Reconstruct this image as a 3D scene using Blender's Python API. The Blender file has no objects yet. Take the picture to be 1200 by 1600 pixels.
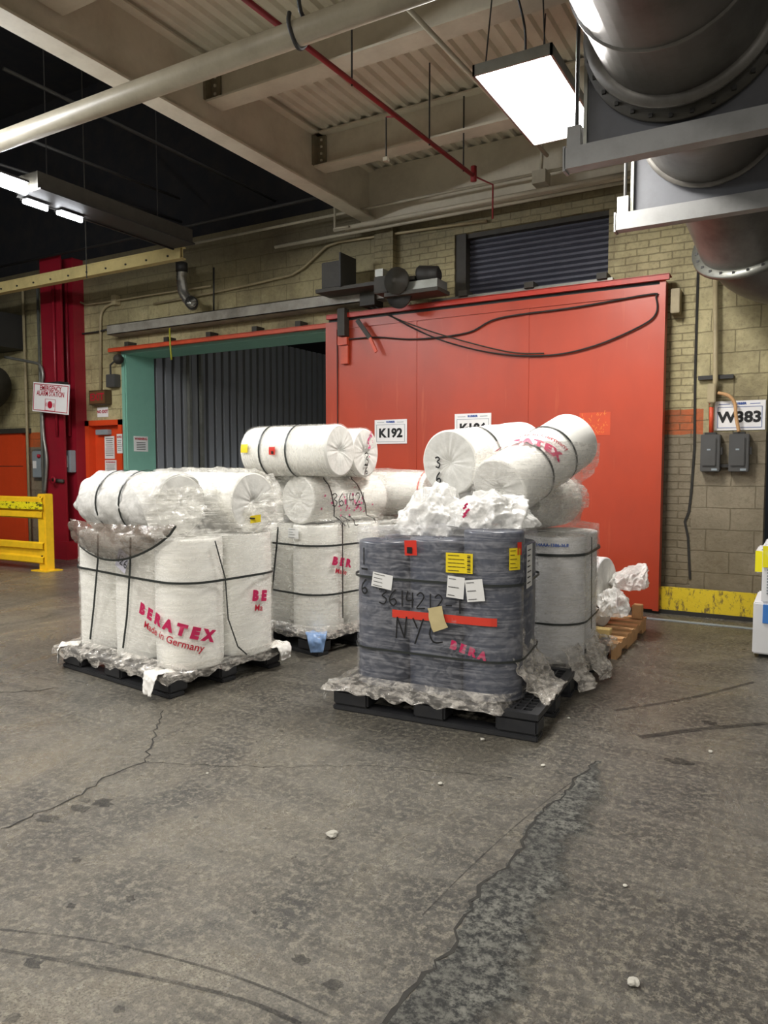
import bpy, bmesh, math, random
from mathutils import Vector, Matrix, noise
random.seed(7)
S = bpy.context.scene
COL = S.collection
PI = math.pi

# ---------------------------------------------------------------- camera, world, exposure
F_PX = 1150.0; PITCH = math.atan(73 / F_PX); YAW = math.radians(30); CAM_H = 1.45
cd = bpy.data.cameras.new('camera'); cam = bpy.data.objects.new('camera', cd); COL.objects.link(cam)
cam.location = (0, 0, CAM_H); cam.rotation_euler = (PI / 2 - PITCH, 0, YAW)
cd.sensor_fit = 'HORIZONTAL'; cd.sensor_width = 36; cd.lens = 36 * F_PX / 1200; cd.clip_start = .05; cd.clip_end = 100
S.camera = cam
S.view_settings.view_transform = 'Standard'; S.view_settings.look = 'None'
S.view_settings.exposure = 0.12; S.view_settings.gamma = 1; S.view_settings.use_curve_mapping = False
w = bpy.data.worlds.new('world'); S.world = w; w.use_nodes = True
w.node_tree.nodes['Background'].inputs[0].default_value = (1, .96, .9, 1)
w.node_tree.nodes['Background'].inputs[1].default_value = .34
LAMP_W = 105.0          # power of each ceiling fixture's own light
LAMP_SPOTS = [(-1.9, .6, 4.1), (-4.6, -1.6, 4.1), (1.8, -.8, 4.1), (-5.6, 1.4, 4.1), (-8.2, 3.6, 4.1)]

# ---------------------------------------------------------------- pixel to place helpers
_fw = Vector((-math.sin(YAW) * math.cos(PITCH), math.cos(YAW) * math.cos(PITCH), -math.sin(PITCH)))
_rt = Vector((math.cos(YAW), math.sin(YAW), 0)); _up = _rt.cross(_fw); _C = Vector((0, 0, CAM_H))
def ray(x, y): return _fw + _rt * (x - 600) / F_PX + _up * (800 - y) / F_PX
def PZ(x, y, z=0.0): d = ray(x, y); return _C + d * ((z - CAM_H) / d.z)
def PY(x, y, Y): d = ray(x, y); return _C + d * (Y / d.y)

# ---------------------------------------------------------------- materials
def lin(h):
    h = h.lstrip('#'); r = []
    for i in (0, 2, 4):
        c = int(h[i:i + 2], 16) / 255
        r.append(c / 12.92 if c <= .04045 else ((c + .055) / 1.055) ** 2.4)
    return (*r, 1)
class N:
    def __init__(s, name):
        s.m = bpy.data.materials.new(name); s.m.use_nodes = True; s.t = s.m.node_tree
        s.b = s.t.nodes['Principled BSDF']; s.out = s.t.nodes['Material Output']
        s.tc = s.t.nodes.new('ShaderNodeTexCoord')
    def n(s, typ, **kw):
        nd = s.t.nodes.new('ShaderNode' + typ)
        for k, v in kw.items():
            if k.startswith('i_'): nd.inputs[k[2:].replace('_', ' ')].default_value = v
            else: setattr(nd, k, v)
        return nd
    def l(s, a, b): s.t.links.new(a, b)
    def scale(s, sc, src='Object'):
        mp = s.n('Mapping'); mp.inputs['Scale'].default_value = sc; s.l(s.tc.outputs[src], mp.inputs[0]); return mp.outputs[0]
    def noise(s, sc, detail=6, rough=.6, vec=None, src='Object', dist=0):
        nd = s.n('TexNoise'); nd.inputs['Scale'].default_value = 1; nd.inputs['Detail'].default_value = detail
        nd.inputs['Roughness'].default_value = rough; nd.inputs['Distortion'].default_value = dist
        s.l(vec or s.scale(sc if isinstance(sc, tuple) else (sc,) * 3, src), nd.inputs['Vector']); return nd.outputs[0]
    def ramp(s, fac, stops):
        nd = s.n('ValToRGB'); cr = nd.color_ramp
        while len(cr.elements) < len(stops): cr.elements.new(.5)
        for e, (p, c) in zip(cr.elements, stops):
            e.position = p; e.color = c if isinstance(c, tuple) else (c, c, c, 1)
        s.l(fac, nd.inputs[0]); return nd.outputs[0]
    def mix(s, fac, a, b, mode='MIX'):
        nd = s.n('MixRGB', blend_type=mode)
        for i, v in ((0, fac), (1, a), (2, b)):
            if isinstance(v, (int, float)): nd.inputs[i].default_value = v if i == 0 else (v, v, v, 1)
            elif isinstance(v, tuple): nd.inputs[i].default_value = v
            else: s.l(v, nd.inputs[i])
        return nd.outputs[0]
    def math(s, op, a, b=0.0):
        nd = s.n('Math', operation=op)
        for i, v in ((0, a), (1, b)):
            if isinstance(v, (int, float)): nd.inputs[i].default_value = v
            else: s.l(v, nd.inputs[i])
        return nd.outputs[0]
    def bump(s, h, strength=.3, dist=.01):
        nd = s.n('Bump'); nd.inputs['Strength'].default_value = strength; nd.inputs['Distance'].default_value = dist
        s.l(h, nd.inputs['Height']); s.l(nd.outputs[0], s.b.inputs['Normal']); return nd.outputs[0]
    def set(s, col=None, rough=None, metal=None):
        if col is not None:
            if isinstance(col, tuple): s.b.inputs['Base Color'].default_value = col
            else: s.l(col, s.b.inputs['Base Color'])
        if rough is not None:
            if isinstance(rough, (int, float)): s.b.inputs['Roughness'].default_value = rough
            else: s.l(rough, s.b.inputs['Roughness'])
        if metal is not None: s.b.inputs['Metallic'].default_value = metal
        return s.m
def paint(name, hexc, rough=.5, metal=0, dirt=.35, dirt_hex='#3a3226', sc=4, bump=.1):
    k = N(name); f = k.ramp(k.noise(sc, 8, .7), [(.42, 0.0), (.75, 1.0)])
    k.set(k.mix(k.math('MULTIPLY', f, dirt), lin(hexc), lin(dirt_hex)), rough, metal)
    if bump: k.bump(k.noise(sc * 12, 3), bump, .003)
    return k.m
M = {}
M['girder'] = paint('cream_steel', '#cfc7b2', .6, dirt=.4, dirt_hex='#8a7c64', sc=2.5)
M['deck'] = paint('cream_deck', '#d5ceb9', .6, dirt=.35, dirt_hex='#8f846c', sc=2)
M['pipe'] = paint('cream_pipe', '#b5ad98', .45, dirt=.35, dirt_hex='#5d5344')
M['redpipe'] = paint('red_pipe', '#8a1c24', .45)
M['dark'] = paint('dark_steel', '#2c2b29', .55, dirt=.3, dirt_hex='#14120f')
M['void'] = paint('unlit_dark', '#14151a', .9, bump=0)  # near-black puts the darkness of the unlit bay and rib gaps into the colour
M['sooty'] = paint('sooty_shaded_steel', '#3b3830', .6, dirt=.6, dirt_hex='#17140f', sc=7)
M['galv'] = paint('galvanised_steel', '#8f9088', .4, .6, dirt=.45, dirt_hex='#4a453a')
M['duct'] = paint('duct_metal', '#6f6c66', .4, .3, dirt=.8, dirt_hex='#2c2822', sc=2)
M['channel'] = paint('grey_channel', '#8d8d8b', .6, .1, dirt=.4, dirt_hex='#4d4a45', sc=3)
M['bulkhead'] = paint('bulkhead_grey', '#5f6064', .65, .1, dirt=.4, dirt_hex='#3a3937', sc=3)
M['orange_steel'] = paint('orange_steel', '#d2502e', .45, dirt=.35, dirt_hex='#5a2a1a')
M['yellow'] = paint('yellow_paint', '#f0c022', .4, dirt=.3, dirt_hex='#8a6a1c', sc=6)
M['teal'] = paint('teal_paint', '#7fb3a0', .5, dirt=.2, dirt_hex='#4a7265', sc=3)
M['maroon'] = paint('maroon_paint', '#8c1526', .45, dirt=.35, dirt_hex='#4a1018', sc=3)
M['orange_door'] = paint('orange_paint', '#d9481c', .5, dirt=.2, dirt_hex='#8a2e14', sc=3)
M['greybox'] = paint('grey_enclosure', '#4b4b4a', .45, dirt=.25)
M['ltgrey'] = paint('light_grey', '#8d979c', .5, dirt=.2)
M['tan'] = paint('tan_box', '#a89a78', .55)
M['white'] = paint('white_plastic', '#e9eaec', .45, dirt=.1, dirt_hex='#9a9a9a')
M['blackplastic'] = paint('black_plastic', '#26272a', .5, dirt=.25, dirt_hex='#4a4844', sc=6)
M['strap'] = paint('strap_plastic', '#2e3230', .4, dirt=0, bump=0)
M['paper'] = paint('paper', '#e3e3e0', .7, dirt=.08, dirt_hex='#aaaaaa', bump=0)
M['signwhite'] = paint('sign_white', '#f0efee', .35, dirt=.06, dirt_hex='#999999', bump=0)
M['ink'] = paint('black_ink', '#0d0d0e', .6, dirt=0, bump=0)
M['redink'] = paint('red_ink', '#b01430', .6, dirt=0, bump=0)
M['magenta'] = paint('magenta_ink', '#bf1f55', .6, dirt=0, bump=0)
M['blueink'] = paint('blue_ink', '#2a4f9a', .6, dirt=0, bump=0)
M['redtag'] = paint('red_tag', '#d3301f', .5, dirt=0, bump=0)
M['yellowtag'] = paint('yellow_tag', '#ecd21e', .5, dirt=0, bump=0)
M['tape'] = paint('red_tape', '#d8402f', .4, dirt=.1, bump=0)
M['bluefilm'] = paint('blue_film', '#7f9dc8', .35, dirt=.1, bump=.2)
M['wood'] = paint('pallet_wood', '#c79b6c', .75, dirt=.4, dirt_hex='#8a6440', sc=8)
M['palewood'] = paint('pale_wood', '#c9b074', .6, dirt=.4, dirt_hex='#6b5630', sc=9)
M['stone'] = paint('debris', '#b9b6ab', .8)
M['cord'] = paint('cord', '#a8a832', .5)
M['brownpaper'] = paint('brown_paper', '#c9b989', .7, dirt=.2)

k = N('roll_wrap'); f = k.noise((6, 6, 30), 5)
k.set(k.mix(f, lin('#ecebe4'), lin('#f8f7f1')), .36); k.bump(k.noise((7, 7, 2), 3), .16, .01); M['roll'] = k.m
k = N('roll_wrap_cool'); k.set(k.mix(k.noise((6, 6, 30), 5), lin('#cfcfd0'), lin('#e8e8e6')), .5); k.bump(k.noise((10, 10, 3), 4), .25, .01); M['rollcool'] = k.m
k = N('roll_dark'); f = k.noise((3, 3, 12), 5)
k.set(k.mix(f, lin('#3a3e49'), lin('#565b68')), .32); k.bump(f, .25, .01); M['rolldark'] = k.m
k = N('roll_end_paper'); k.set(k.mix(k.noise(14, 6), lin('#b9b8b2'), lin('#efeee8')), .5); k.bump(k.noise(18, 3), .5, .01); M['rollend'] = k.m

def film_mat(name, col, base, gain, vscale=(3, 3, 55), rough=.16):
    k = N(name); t = k.t
    k.set(lin(col), rough); k.b.inputs['Specular IOR Level'].default_value = .8
    a = k.noise(vscale, 5, .65, dist=.8); b = k.noise((9, 9, 14), 4, .6, dist=2)
    h = k.math('ADD', k.math('MULTIPLY', a, .7), k.math('MULTIPLY', b, .5))
    nb = k.bump(h, .38, .012)
    al = k.ramp(h, [(.54, base), (.82, min(1.0, base + gain))])
    tr = k.n('BsdfTransparent'); mx = k.n('MixShader')
    k.l(al, mx.inputs[0]); k.l(tr.outputs[0], mx.inputs[1]); k.l(k.b.outputs[0], mx.inputs[2]); k.l(mx.outputs[0], k.out.inputs[0])
    return k.m
M['film'] = film_mat('stretch_film', '#f8f6ee', .1, .5, rough=.1)
M['film_grey'] = film_mat('stretch_film_grey', '#dddad4', .14, .55, rough=.1)
M['film_dark'] = film_mat('stretch_film_over_dark', '#d3d3d8', .05, .36, rough=.09)
M['film_loose'] = film_mat('loose_film', '#d6d0c6', .14, .75, (14, 14, 30), .1)
M['film_brown'] = film_mat('brown_loose_film', '#776b61', .62, .38, (20, 20, 26), .12)
M['bag'] = film_mat('white_plastic_sheet', '#f4f3ef', .5, .5, (7, 7, 9), .2)
k = N('white_rag'); k.set(lin('#eceae4'), .6); k.bump(k.noise(22, 4), .5, .01); M['rag'] = k.m

# floor
k = N('worn_concrete')
big = k.noise((.5, .32, 1), 5, .6); mid = k.noise((1.7, .9, 1), 10, .72, dist=.8); fine = k.noise(34, 10, .8); grit = k.noise(130, 4, .7)
streak = k.noise((1.0, 8, 1), 7, .65); streak2 = k.noise(0, 7, .65, vec=(lambda mp: (setattr(mp.inputs['Rotation'], 'default_value', (0, 0, .9)), setattr(mp.inputs['Scale'], 'default_value', (7, .8, 1)), k.l(k.tc.outputs['Object'], mp.inputs[0]), mp.outputs[0])[-1])(k.n('Mapping')))
c = k.mix(k.ramp(big, [(.38, 0.0), (.6, 1.0)]), lin('#454442'), lin('#6d675b'))
c = k.mix(k.ramp(mid, [(.44, 0.0), (.62, .85)]), c, lin('#302f2d'))
c = k.mix(k.math('MULTIPLY', k.ramp(streak, [(.48, 0.0), (.62, 1.0)]), .4), c, lin('#77736a'))
c = k.mix(k.math('MULTIPLY', k.ramp(streak2, [(.5, 0.0), (.66, 1.0)]), .4), c, lin('#383735'))
c = k.mix(k.math('MULTIPLY', k.ramp(fine, [(.49, 0.0), (.57, 1.0)]), .6), c, lin('#948e7e'))
c = k.mix(k.math('MULTIPLY', k.ramp(grit, [(.5, 0.0), (.62, 1.0)]), .55), c, lin('#22211f'))
vo = k.n('TexVoronoi'); vo.inputs['Scale'].default_value = 5; k.l(k.tc.outputs['Object'], vo.inputs['Vector'])
sp = k.ramp(k.math('ADD', vo.outputs['Distance'], k.math('MULTIPLY', k.noise(18, 4), .16)), [(.1, 1.0), (.14, 0.0)])
c = k.mix(k.math('MULTIPLY', sp, .75), c, lin('#1a1917'))
k.set(c, k.ramp(mid, [(.35, .2), (.65, .42)])); k.b.inputs['Specular IOR Level'].default_value = .5
k.bump(k.math('ADD', k.math('MULTIPLY', grit, .35), k.math('ADD', k.math('MULTIPLY', fine, .8), mid)), .55, .012); M['floor'] = k.m
k = N('broken_concrete'); v = k.n('TexVoronoi'); v.inputs['Scale'].default_value = 45; k.l(k.tc.outputs['Object'], v.inputs['Vector'])
f2 = k.noise(30, 10, .8); c = k.mix(k.ramp(f2, [(.44, 0.0), (.58, 1.0)]), lin('#2b2c2b'), lin('#86857c'))
k.set(k.mix(k.ramp(k.noise(2.5, 6), [(.45, 0.0), (.62, .6)]), c, lin('#3d3c39')), .7); k.bump(f2, .8, .02)
at = k.n('Attribute'); at.attribute_name = 'fade'
al = k.ramp(k.math('ADD', at.outputs['Fac'], k.math('MULTIPLY', k.noise(5, 8, .7), .9)), [(.8, .95), (1.35, 0.0)])
tr = k.n('BsdfTransparent'); mx = k.n('MixShader'); k.l(al, mx.inputs[0]); k.l(tr.outputs[0], mx.inputs[1]); k.l(k.b.outputs[0], mx.inputs[2]); k.l(mx.outputs[0], k.out.inputs[0]); M['broken'] = k.m
k = N('crack_dirt'); k.set(k.mix(k.noise(30), lin('#171614'), lin('#3a3833')), .9); M['crack'] = k.m

# painted masonry: blocks and bricks
k = N('painted_masonry')
sep = k.n('SeparateXYZ'); k.l(k.tc.outputs['Object'], sep.inputs[0])
cmb = k.n('CombineXYZ'); k.l(sep.outputs[0], cmb.inputs[0]); k.l(sep.outputs[2], cmb.inputs[1])
wob = k.n('VectorMath', operation='ADD'); nz = k.n('TexNoise'); nz.inputs['Scale'].default_value = 6
k.l(k.tc.outputs['Object'], nz.inputs['Vector']); sc = k.n('VectorMath', operation='SCALE'); sc.inputs['Scale'].default_value = .02
k.l(nz.outputs['Color'], sc.inputs[0]); k.l(cmb.outputs[0], wob.inputs[0]); k.l(sc.outputs[0], wob.inputs[1])
def brick(wd, ht, ms):
    b = k.n('TexBrick'); b.inputs['Scale'].default_value = 1; b.inputs['Brick Width'].default_value = wd; b.inputs['Row Height'].default_value = ht
    b.inputs['Mortar Size'].default_value = ms; b.inputs['Mortar Smooth'].default_value = .4
    b.inputs['Color1'].default_value = (1, 1, 1, 1); b.inputs['Color2'].default_value = (.8, .8, .8, 1); b.inputs['Mortar'].default_value = (0, 0, 0, 1)
    k.l(wob.outputs[0], b.inputs['Vector']); return b
bl = brick(.42, .21, .006); br = brick(.22, .072, .007)
X = sep.outputs[0]; Z = sep.outputs[2]
isb = k.math('MULTIPLY', k.math('GREATER_THAN', X, -4.55), k.math('LESS_THAN', X, -.985))
pat = k.mix(isb, bl.outputs['Color'], br.outputs['Color'])
upper = k.mix(k.noise(3, 6), lin('#978b60'), lin('#d2c79b'))
lower = k.mix(k.noise(3, 6), lin('#6f6654'), lin('#9a8f78'))
zz = k.math('ADD', Z, k.math('MULTIPLY', k.noise(8), .03))
c = k.mix(k.math('GREATER_THAN', zz, 1.78), lower, upper)
band = k.math('MULTIPLY', k.math('GREATER_THAN', zz, 1.765), k.math('LESS_THAN', zz, 2.005))
outer = k.math('MAXIMUM', k.math('MULTIPLY', k.math('GREATER_THAN', X, -1.6), k.math('LESS_THAN', X, -.9)), k.math('MULTIPLY', k.math('LESS_THAN', X, -8.9), k.math('GREATER_THAN', X, -13)))
c = k.mix(k.math('MULTIPLY', band, outer), c, lin('#c25f2c'))
c = k.mix(k.math('MULTIPLY', k.ramp(k.noise(28, 8, .75), [(.5, 0.0), (.66, 1.0)]), .35), c, lin('#4f4630'))
soot = k.math('MULTIPLY', k.ramp(k.noise(.9, 7, .7), [(.45, 0.0), (.68, 1.0)]), .75)
c = k.mix(soot, c, lin('#5b5038'))
top = k.math('MULTIPLY', k.ramp(k.math('ADD', Z, k.math('MULTIPLY', k.noise(2), .5)), [(0, 0.0), (1, 1.0)]), 0)
smoke = k.n('MapRange'); smoke.inputs['From Min'].default_value = 3.85; smoke.inputs['From Max'].default_value = 4.45
k.l(k.math('ADD', Z, k.math('MULTIPLY', k.noise(3, 6), .35)), smoke.inputs['Value'])
c = k.mix(k.math('MULTIPLY', smoke.outputs[0], .8), c, lin('#3b3224'))
c = k.mix(k.ramp(pat, [(0.0, .5), (.6, 0.0)]), c, lin('#5a5038'))
k.set(c, .65); k.bump(k.math('ADD', pat, k.math('MULTIPLY', k.noise(25, 6), .5)), .7, .02); M['masonry'] = k.m

# red sliding door sheet
k = N('red_door_sheet')
f1 = k.noise((.7, 1, .35), 5, .6); c = k.mix(k.ramp(f1, [(.35, 0.0), (.7, 1.0)]), lin('#bd4528'), lin('#983824'))
sp2 = k.ramp(k.noise(16, 8, .75), [(.7, 0.0), (.74, 1.0)])
c = k.mix(k.math('MULTIPLY', sp2, .5), c, lin('#6a2016'))
c = k.mix(k.math('MULTIPLY', k.ramp(k.noise((9, 1, .8), 5), [(.62, 0.0), (.75, 1.0)]), .3), c, lin('#e07a52'))
k.set(c, .38); k.bump(k.noise((1.3, 1, .8), 3), .25, .05); M['reddoor'] = k.m
k = N('dark_corrugated'); k.set(lin('#8f9296'), .45, .2); k.bump(k.noise(5), .1, .01); M['corr'] = k.m
k = N('dark_slats'); k.set(k.mix(k.noise(5), lin('#3c3d48'), lin('#52535e')), .5, .2); M['slats'] = k.m
k = N('yellow_worn')
c = k.mix(k.ramp(k.noise((22, 22, 9), 9, .8), [(.52, 0.0), (.6, 1.0)]), lin('#d8bd28'), lin('#6b5a35')); k.set(c, .5); k.bump(k.noise(20), .4, .01); M['yworn'] = k.m
def emis(name, col, st):
    k = N(name); k.b.inputs['Emission Color'].default_value = col; k.b.inputs['Emission Strength'].default_value = st; k.set(lin('#ffffff'), .5); return k.m
M['lamp'] = emis('lamp_tubes', (1, .98, .95, 1), 16)
M['tube_long'] = emis('lamp_tube_long', (.95, .97, 1, 1), 110)
M['tube'] = emis('lamp_tube_far', (.92, .95, 1, 1), 30)

# ---------------------------------------------------------------- mesh helpers
def obj(name, bm, mat, parent=None, smooth=False, loc=None):
    me = bpy.data.meshes.new(name); bm.normal_update(); bm.to_mesh(me); bm.free()
    for m in (mat if isinstance(mat, list) else [mat]): me.materials.append(m)
    if smooth:
        for p in me.polygons: p.use_smooth = True
    o = bpy.data.objects.new(name, me); COL.objects.link(o)
    if parent:
        o.parent = parent
        if not parent.get('_local'): o.matrix_parent_inverse = parent.matrix_world.inverted()
    if loc: o.location = loc
    return o
def tag(o, label, cat, group=None):
    o['label'] = label; o['category'] = cat
    if group: o['group'] = group
    return o
def struct(name, bm, mat, **kw):
    o = obj(name, bm, mat, **kw); o['kind'] = 'structure'; return o
def thing(name, loc, label, cat, group=None, rot=None, struct=False):
    o = bpy.data.objects.new(name, None); COL.objects.link(o); o.empty_display_size = .1
    m = Matrix.Translation(Vector(loc))
    if rot is not None: m = m @ (rot.to_4x4() if hasattr(rot, 'to_4x4') else Matrix.Rotation(rot, 4, 'Z'))
    o.matrix_world = m; o.matrix_basis = m
    if struct: o['kind'] = 'structure'
    else: tag(o, label, cat, group)
    return o
def P(name, bm, mat, parent, smooth=False, label=None):     # part given in the parent's own coordinates
    me = bpy.data.meshes.new(name); bm.normal_update(); bm.to_mesh(me); bm.free()
    for m in (mat if isinstance(mat, list) else [mat]): me.materials.append(m)
    if smooth:
        for p in me.polygons: p.use_smooth = True
    o = bpy.data.objects.new(name, me); COL.objects.link(o); o.parent = parent
    if label: o['label'] = label
    return o
def PW(name, bm, mat, parent, smooth=False, label=None):    # part given in world coordinates
    mi = world_of(parent).inverted()
    bmesh.ops.transform(bm, matrix=mi, verts=bm.verts)
    return P(name, bm, mat, parent, smooth, label)
def world_of(o):
    m = o.matrix_basis.copy()
    while o.parent: o = o.parent; m = o.matrix_basis @ m
    return m
def B(): return bmesh.new()
def box(bm, x0, x1, y0, y1, z0, z1, bev=0):
    r = bmesh.ops.create_cube(bm, size=1)
    vs = r['verts']
    for v in vs: v.co = Vector(((x0 + x1) / 2 + v.co.x * (x1 - x0), (y0 + y1) / 2 + v.co.y * (y1 - y0), (z0 + z1) / 2 + v.co.z * (z1 - z0)))
    if bev:
        es = list({e for v in vs for e in v.link_edges}); bmesh.ops.bevel(bm, geom=es, offset=bev, segments=2, affect='EDGES')
    return bm
def bx(*a, bev=0): return box(B(), *a, bev=bev)
def tube(bm, pts, r, seg=10, caps=True):
    pts = [Vector(p) for p in pts]; rings = []; up = None
    for i, p in enumerate(pts):
        t = (pts[min(i + 1, len(pts) - 1)] - pts[max(i - 1, 0)]).normalized()
        if up is None or abs(up.dot(t)) > .95: up = Vector((0, 0, 1)) if abs(t.z) < .9 else Vector((1, 0, 0))
        a = t.cross(up).normalized(); b = a.cross(t).normalized(); up = b
        rr = r[i] if isinstance(r, (list, tuple)) else r
        rings.append([bm.verts.new(p + (a * math.cos(q) + b * math.sin(q)) * rr) for q in [2 * PI * j / seg for j in range(seg)]])
    for A, Bq in zip(rings, rings[1:]):
        for j in range(seg): bm.faces.new((A[j], A[(j + 1) % seg], Bq[(j + 1) % seg], Bq[j]))
    if caps: bm.faces.new(rings[0][::-1]); bm.faces.new(rings[-1])
    return bm
def arc(p0, p1, p2, n=6):      # rounded corner through p1
    return [Vector(p0) * (1 - t) ** 2 + Vector(p1) * 2 * t * (1 - t) + Vector(p2) * t * t for t in [i / n for i in range(n + 1)]]
def smooth_path(pts, n=6):
    pts = [Vector(p) for p in pts]; out = []
    for i in range(len(pts) - 1):
        p0 = pts[max(i - 1, 0)]; p1 = pts[i]; p2 = pts[i + 1]; p3 = pts[min(i + 2, len(pts) - 1)]
        for j in range(n):
            t = j / n; out.append(.5 * ((2 * p1) + (p2 - p0) * t + (2 * p0 - 5 * p1 + 4 * p2 - p3) * t * t + (3 * p1 - p0 - 3 * p2 + p3) * t ** 3))
    out.append(pts[-1]); return out
def lathe(bm, prof, seg=32, mat=None):      # prof: (r, z)
    rings = []
    for r, z in prof:
        if r < 1e-6: rings.append([bm.verts.new((0, 0, z))])
        else: rings.append([bm.verts.new((r * math.cos(2 * PI * j / seg), r * math.sin(2 * PI * j / seg), z)) for j in range(seg)])
    for A, C in zip(rings, rings[1:]):
        for j in range(seg):
            q = (j + 1) % seg
            if len(A) == 1 and len(C) > 1: bm.faces.new((A[0], C[q], C[j]))
            elif len(C) == 1 and len(A) > 1: bm.faces.new((A[j], A[q], C[0]))
            elif len(A) > 1: bm.faces.new((A[j], A[q], C[q], C[j]))
    if mat: bmesh.ops.transform(bm, matrix=mat, verts=bm.verts)
    return bm
def ribbon(bm, pts, wd, th, wdir):
    pts = [Vector(p) for p in pts]; R = []
    for i, p in enumerate(pts):
        t = (pts[min(i + 1, len(pts) - 1)] - pts[max(i - 1, 0)]).normalized()
        ww = wdir[i] if isinstance(wdir, list) else Vector(wdir)
        ww = (ww - t * ww.dot(t)).normalized(); n = t.cross(ww)
        R.append([bm.verts.new(p + ww * a * wd / 2 + n * b * th / 2) for a, b in ((-1, -1), (1, -1), (1, 1), (-1, 1))])
    for A, C in zip(R, R[1:]):
        for j in range(4): bm.faces.new((A[j], A[(j + 1) % 4], C[(j + 1) % 4], C[j]))
    bm.faces.new(R[0][::-1]); bm.faces.new(R[-1]); return bm
def text_bm(txt, size, bold=0.0, align='CENTER', spacing=1.0, stretch=1.0):
    c = bpy.data.curves.new('t', 'FONT'); c.body = txt; c.size = size; c.align_x = align; c.align_y = 'CENTER'
    c.offset = bold; c.space_character = spacing; c.resolution_u = 3; c.fill_mode = 'FRONT'
    o = bpy.data.objects.new('t', c); COL.objects.link(o); bpy.context.view_layer.update()
    me = bpy.data.meshes.new_from_object(o); bm = B(); bm.from_mesh(me)
    COL.objects.unlink(o); bpy.data.objects.remove(o); bpy.data.curves.remove(c); bpy.data.meshes.remove(me)
    for v in bm.verts: v.co.x *= stretch
    return bm
def on_wall(bm, x, z, y):       # flat xy drawing set upright on a wall facing the camera
    for v in bm.verts: v.co = Vector((x + v.co.x, y - .0, z + v.co.y))
    return bm
def grid_bm(nu, nv, fn, wrap=False):
    bm = B(); V = [[bm.verts.new(fn(i / nu, j / nv)) for i in range(nu if wrap else nu + 1)] for j in range(nv + 1)]
    for j in range(nv):
        for i in range(nu):
            a = (i + 1) % nu if wrap else i + 1
            bm.faces.new((V[j][i], V[j][a], V[j + 1][a], V[j + 1][i]))
    return bm
def nz(p, s, seed=0): return noise.noise(Vector(p) * s + Vector((seed * 7.3, seed * 3.1, seed * 1.7)))
def crumple(p, s=6, seed=0, amp=.03):
    v = 0; a = 1
    for k_ in range(3):
        v += a * (.45 - abs(nz(p, s, seed + k_)) * 2); s *= 2.1; a *= .5
    return v * amp

# ---------------------------------------------------------------- the setting
struct('floor', bx(-16, 9, -6, 16, -.1, 0), M['floor'])
def y_wall():
    bm = B(); y0, y1 = 7.7, 8.05
    for a in ((-16, -9.82, 0, 4.6), (-9.82, -8.98, 2.14, 4.6), (-8.98, -8.87, 0, 4.6), (-8.87, -5.16, 3.11, 4.6), (-5.16, -3.53, 0, 4.6),
              (-3.53, -1.83, 0, 3.2), (-3.53, -1.83, 4.03, 4.6), (-1.83, -.36, 0, 4.6)):
        box(bm, a[0], a[1], y0, y1, a[2], a[3])
    return bm
struct('wall_back', y_wall(), M['masonry'])
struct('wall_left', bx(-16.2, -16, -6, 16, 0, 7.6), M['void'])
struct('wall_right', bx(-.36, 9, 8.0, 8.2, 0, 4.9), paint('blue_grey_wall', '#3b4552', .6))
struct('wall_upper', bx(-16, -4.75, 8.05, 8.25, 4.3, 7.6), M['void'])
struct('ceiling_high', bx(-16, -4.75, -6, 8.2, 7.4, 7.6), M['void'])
# crack and pilaster in the wall
cr = B(); pts = [(1092, 380), (1089, 480), (1086, 590), (1085, 700), (1080, 770), (1076, 800), (1070, 815), (1075, 840), (1078, 905)]
ribbon(cr, [PY(x, y, 7.692) for x, y in pts], .022, .008, (1, 0, 0)); struct('trim_wall_joint', cr, M['crack'])
struct('trim_pilaster', bx(-4.52, -4.27, 7.6, 7.7, 3.25, 4.3), M['masonry'])
# corrugated deck
bm = B(); per = .135; xs = []; x = -4.62
while x < 3.2:
    xs += [(x, 0), (x + per * .32, 0), (x + per * .45, .035), (x + per * .87, .035)]; x += per
for ya, yb in ((-3, 8.0),):
    vs = [(bm.verts.new((a, ya, 4.93 + h)), bm.verts.new((a, yb, 4.93 + h))) for a, h in xs]
    for p, q in zip(vs, vs[1:]): bm.faces.new((p[0], p[1], q[1], q[0]))
struct('ceiling', bm, M['deck'])
struct('ceiling_cap', bx(-4.75, 3.2, -3, 8.1, 4.975, 5.05), M['deck'])
def ibeam(bm, axis, a0, a1, c, zb, zt, fw, ft=.018, wt=.012):
    for u0, u1, z0, z1 in ((-fw / 2, fw / 2, zb, zb + ft), (-fw / 2, fw / 2, zt - ft, zt), (-wt / 2, wt / 2, zb + ft, zt - ft)):
        if axis == 'Y': box(bm, c + u0, c + u1, a0, a1, z0, z1)
        else: box(bm, a0, a1, c + u0, c + u1, z0, z1)
    return bm
t = thing('ceiling_girder', (-4.635, 2, 4.35), 'large cream painted steel girder edging the corrugated ceiling bay', 'beam')
PW('beam', ibeam(B(), 'Y', -3, 7.66, -4.635, 4.35, 4.925, .19), M['girder'], t)
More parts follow.
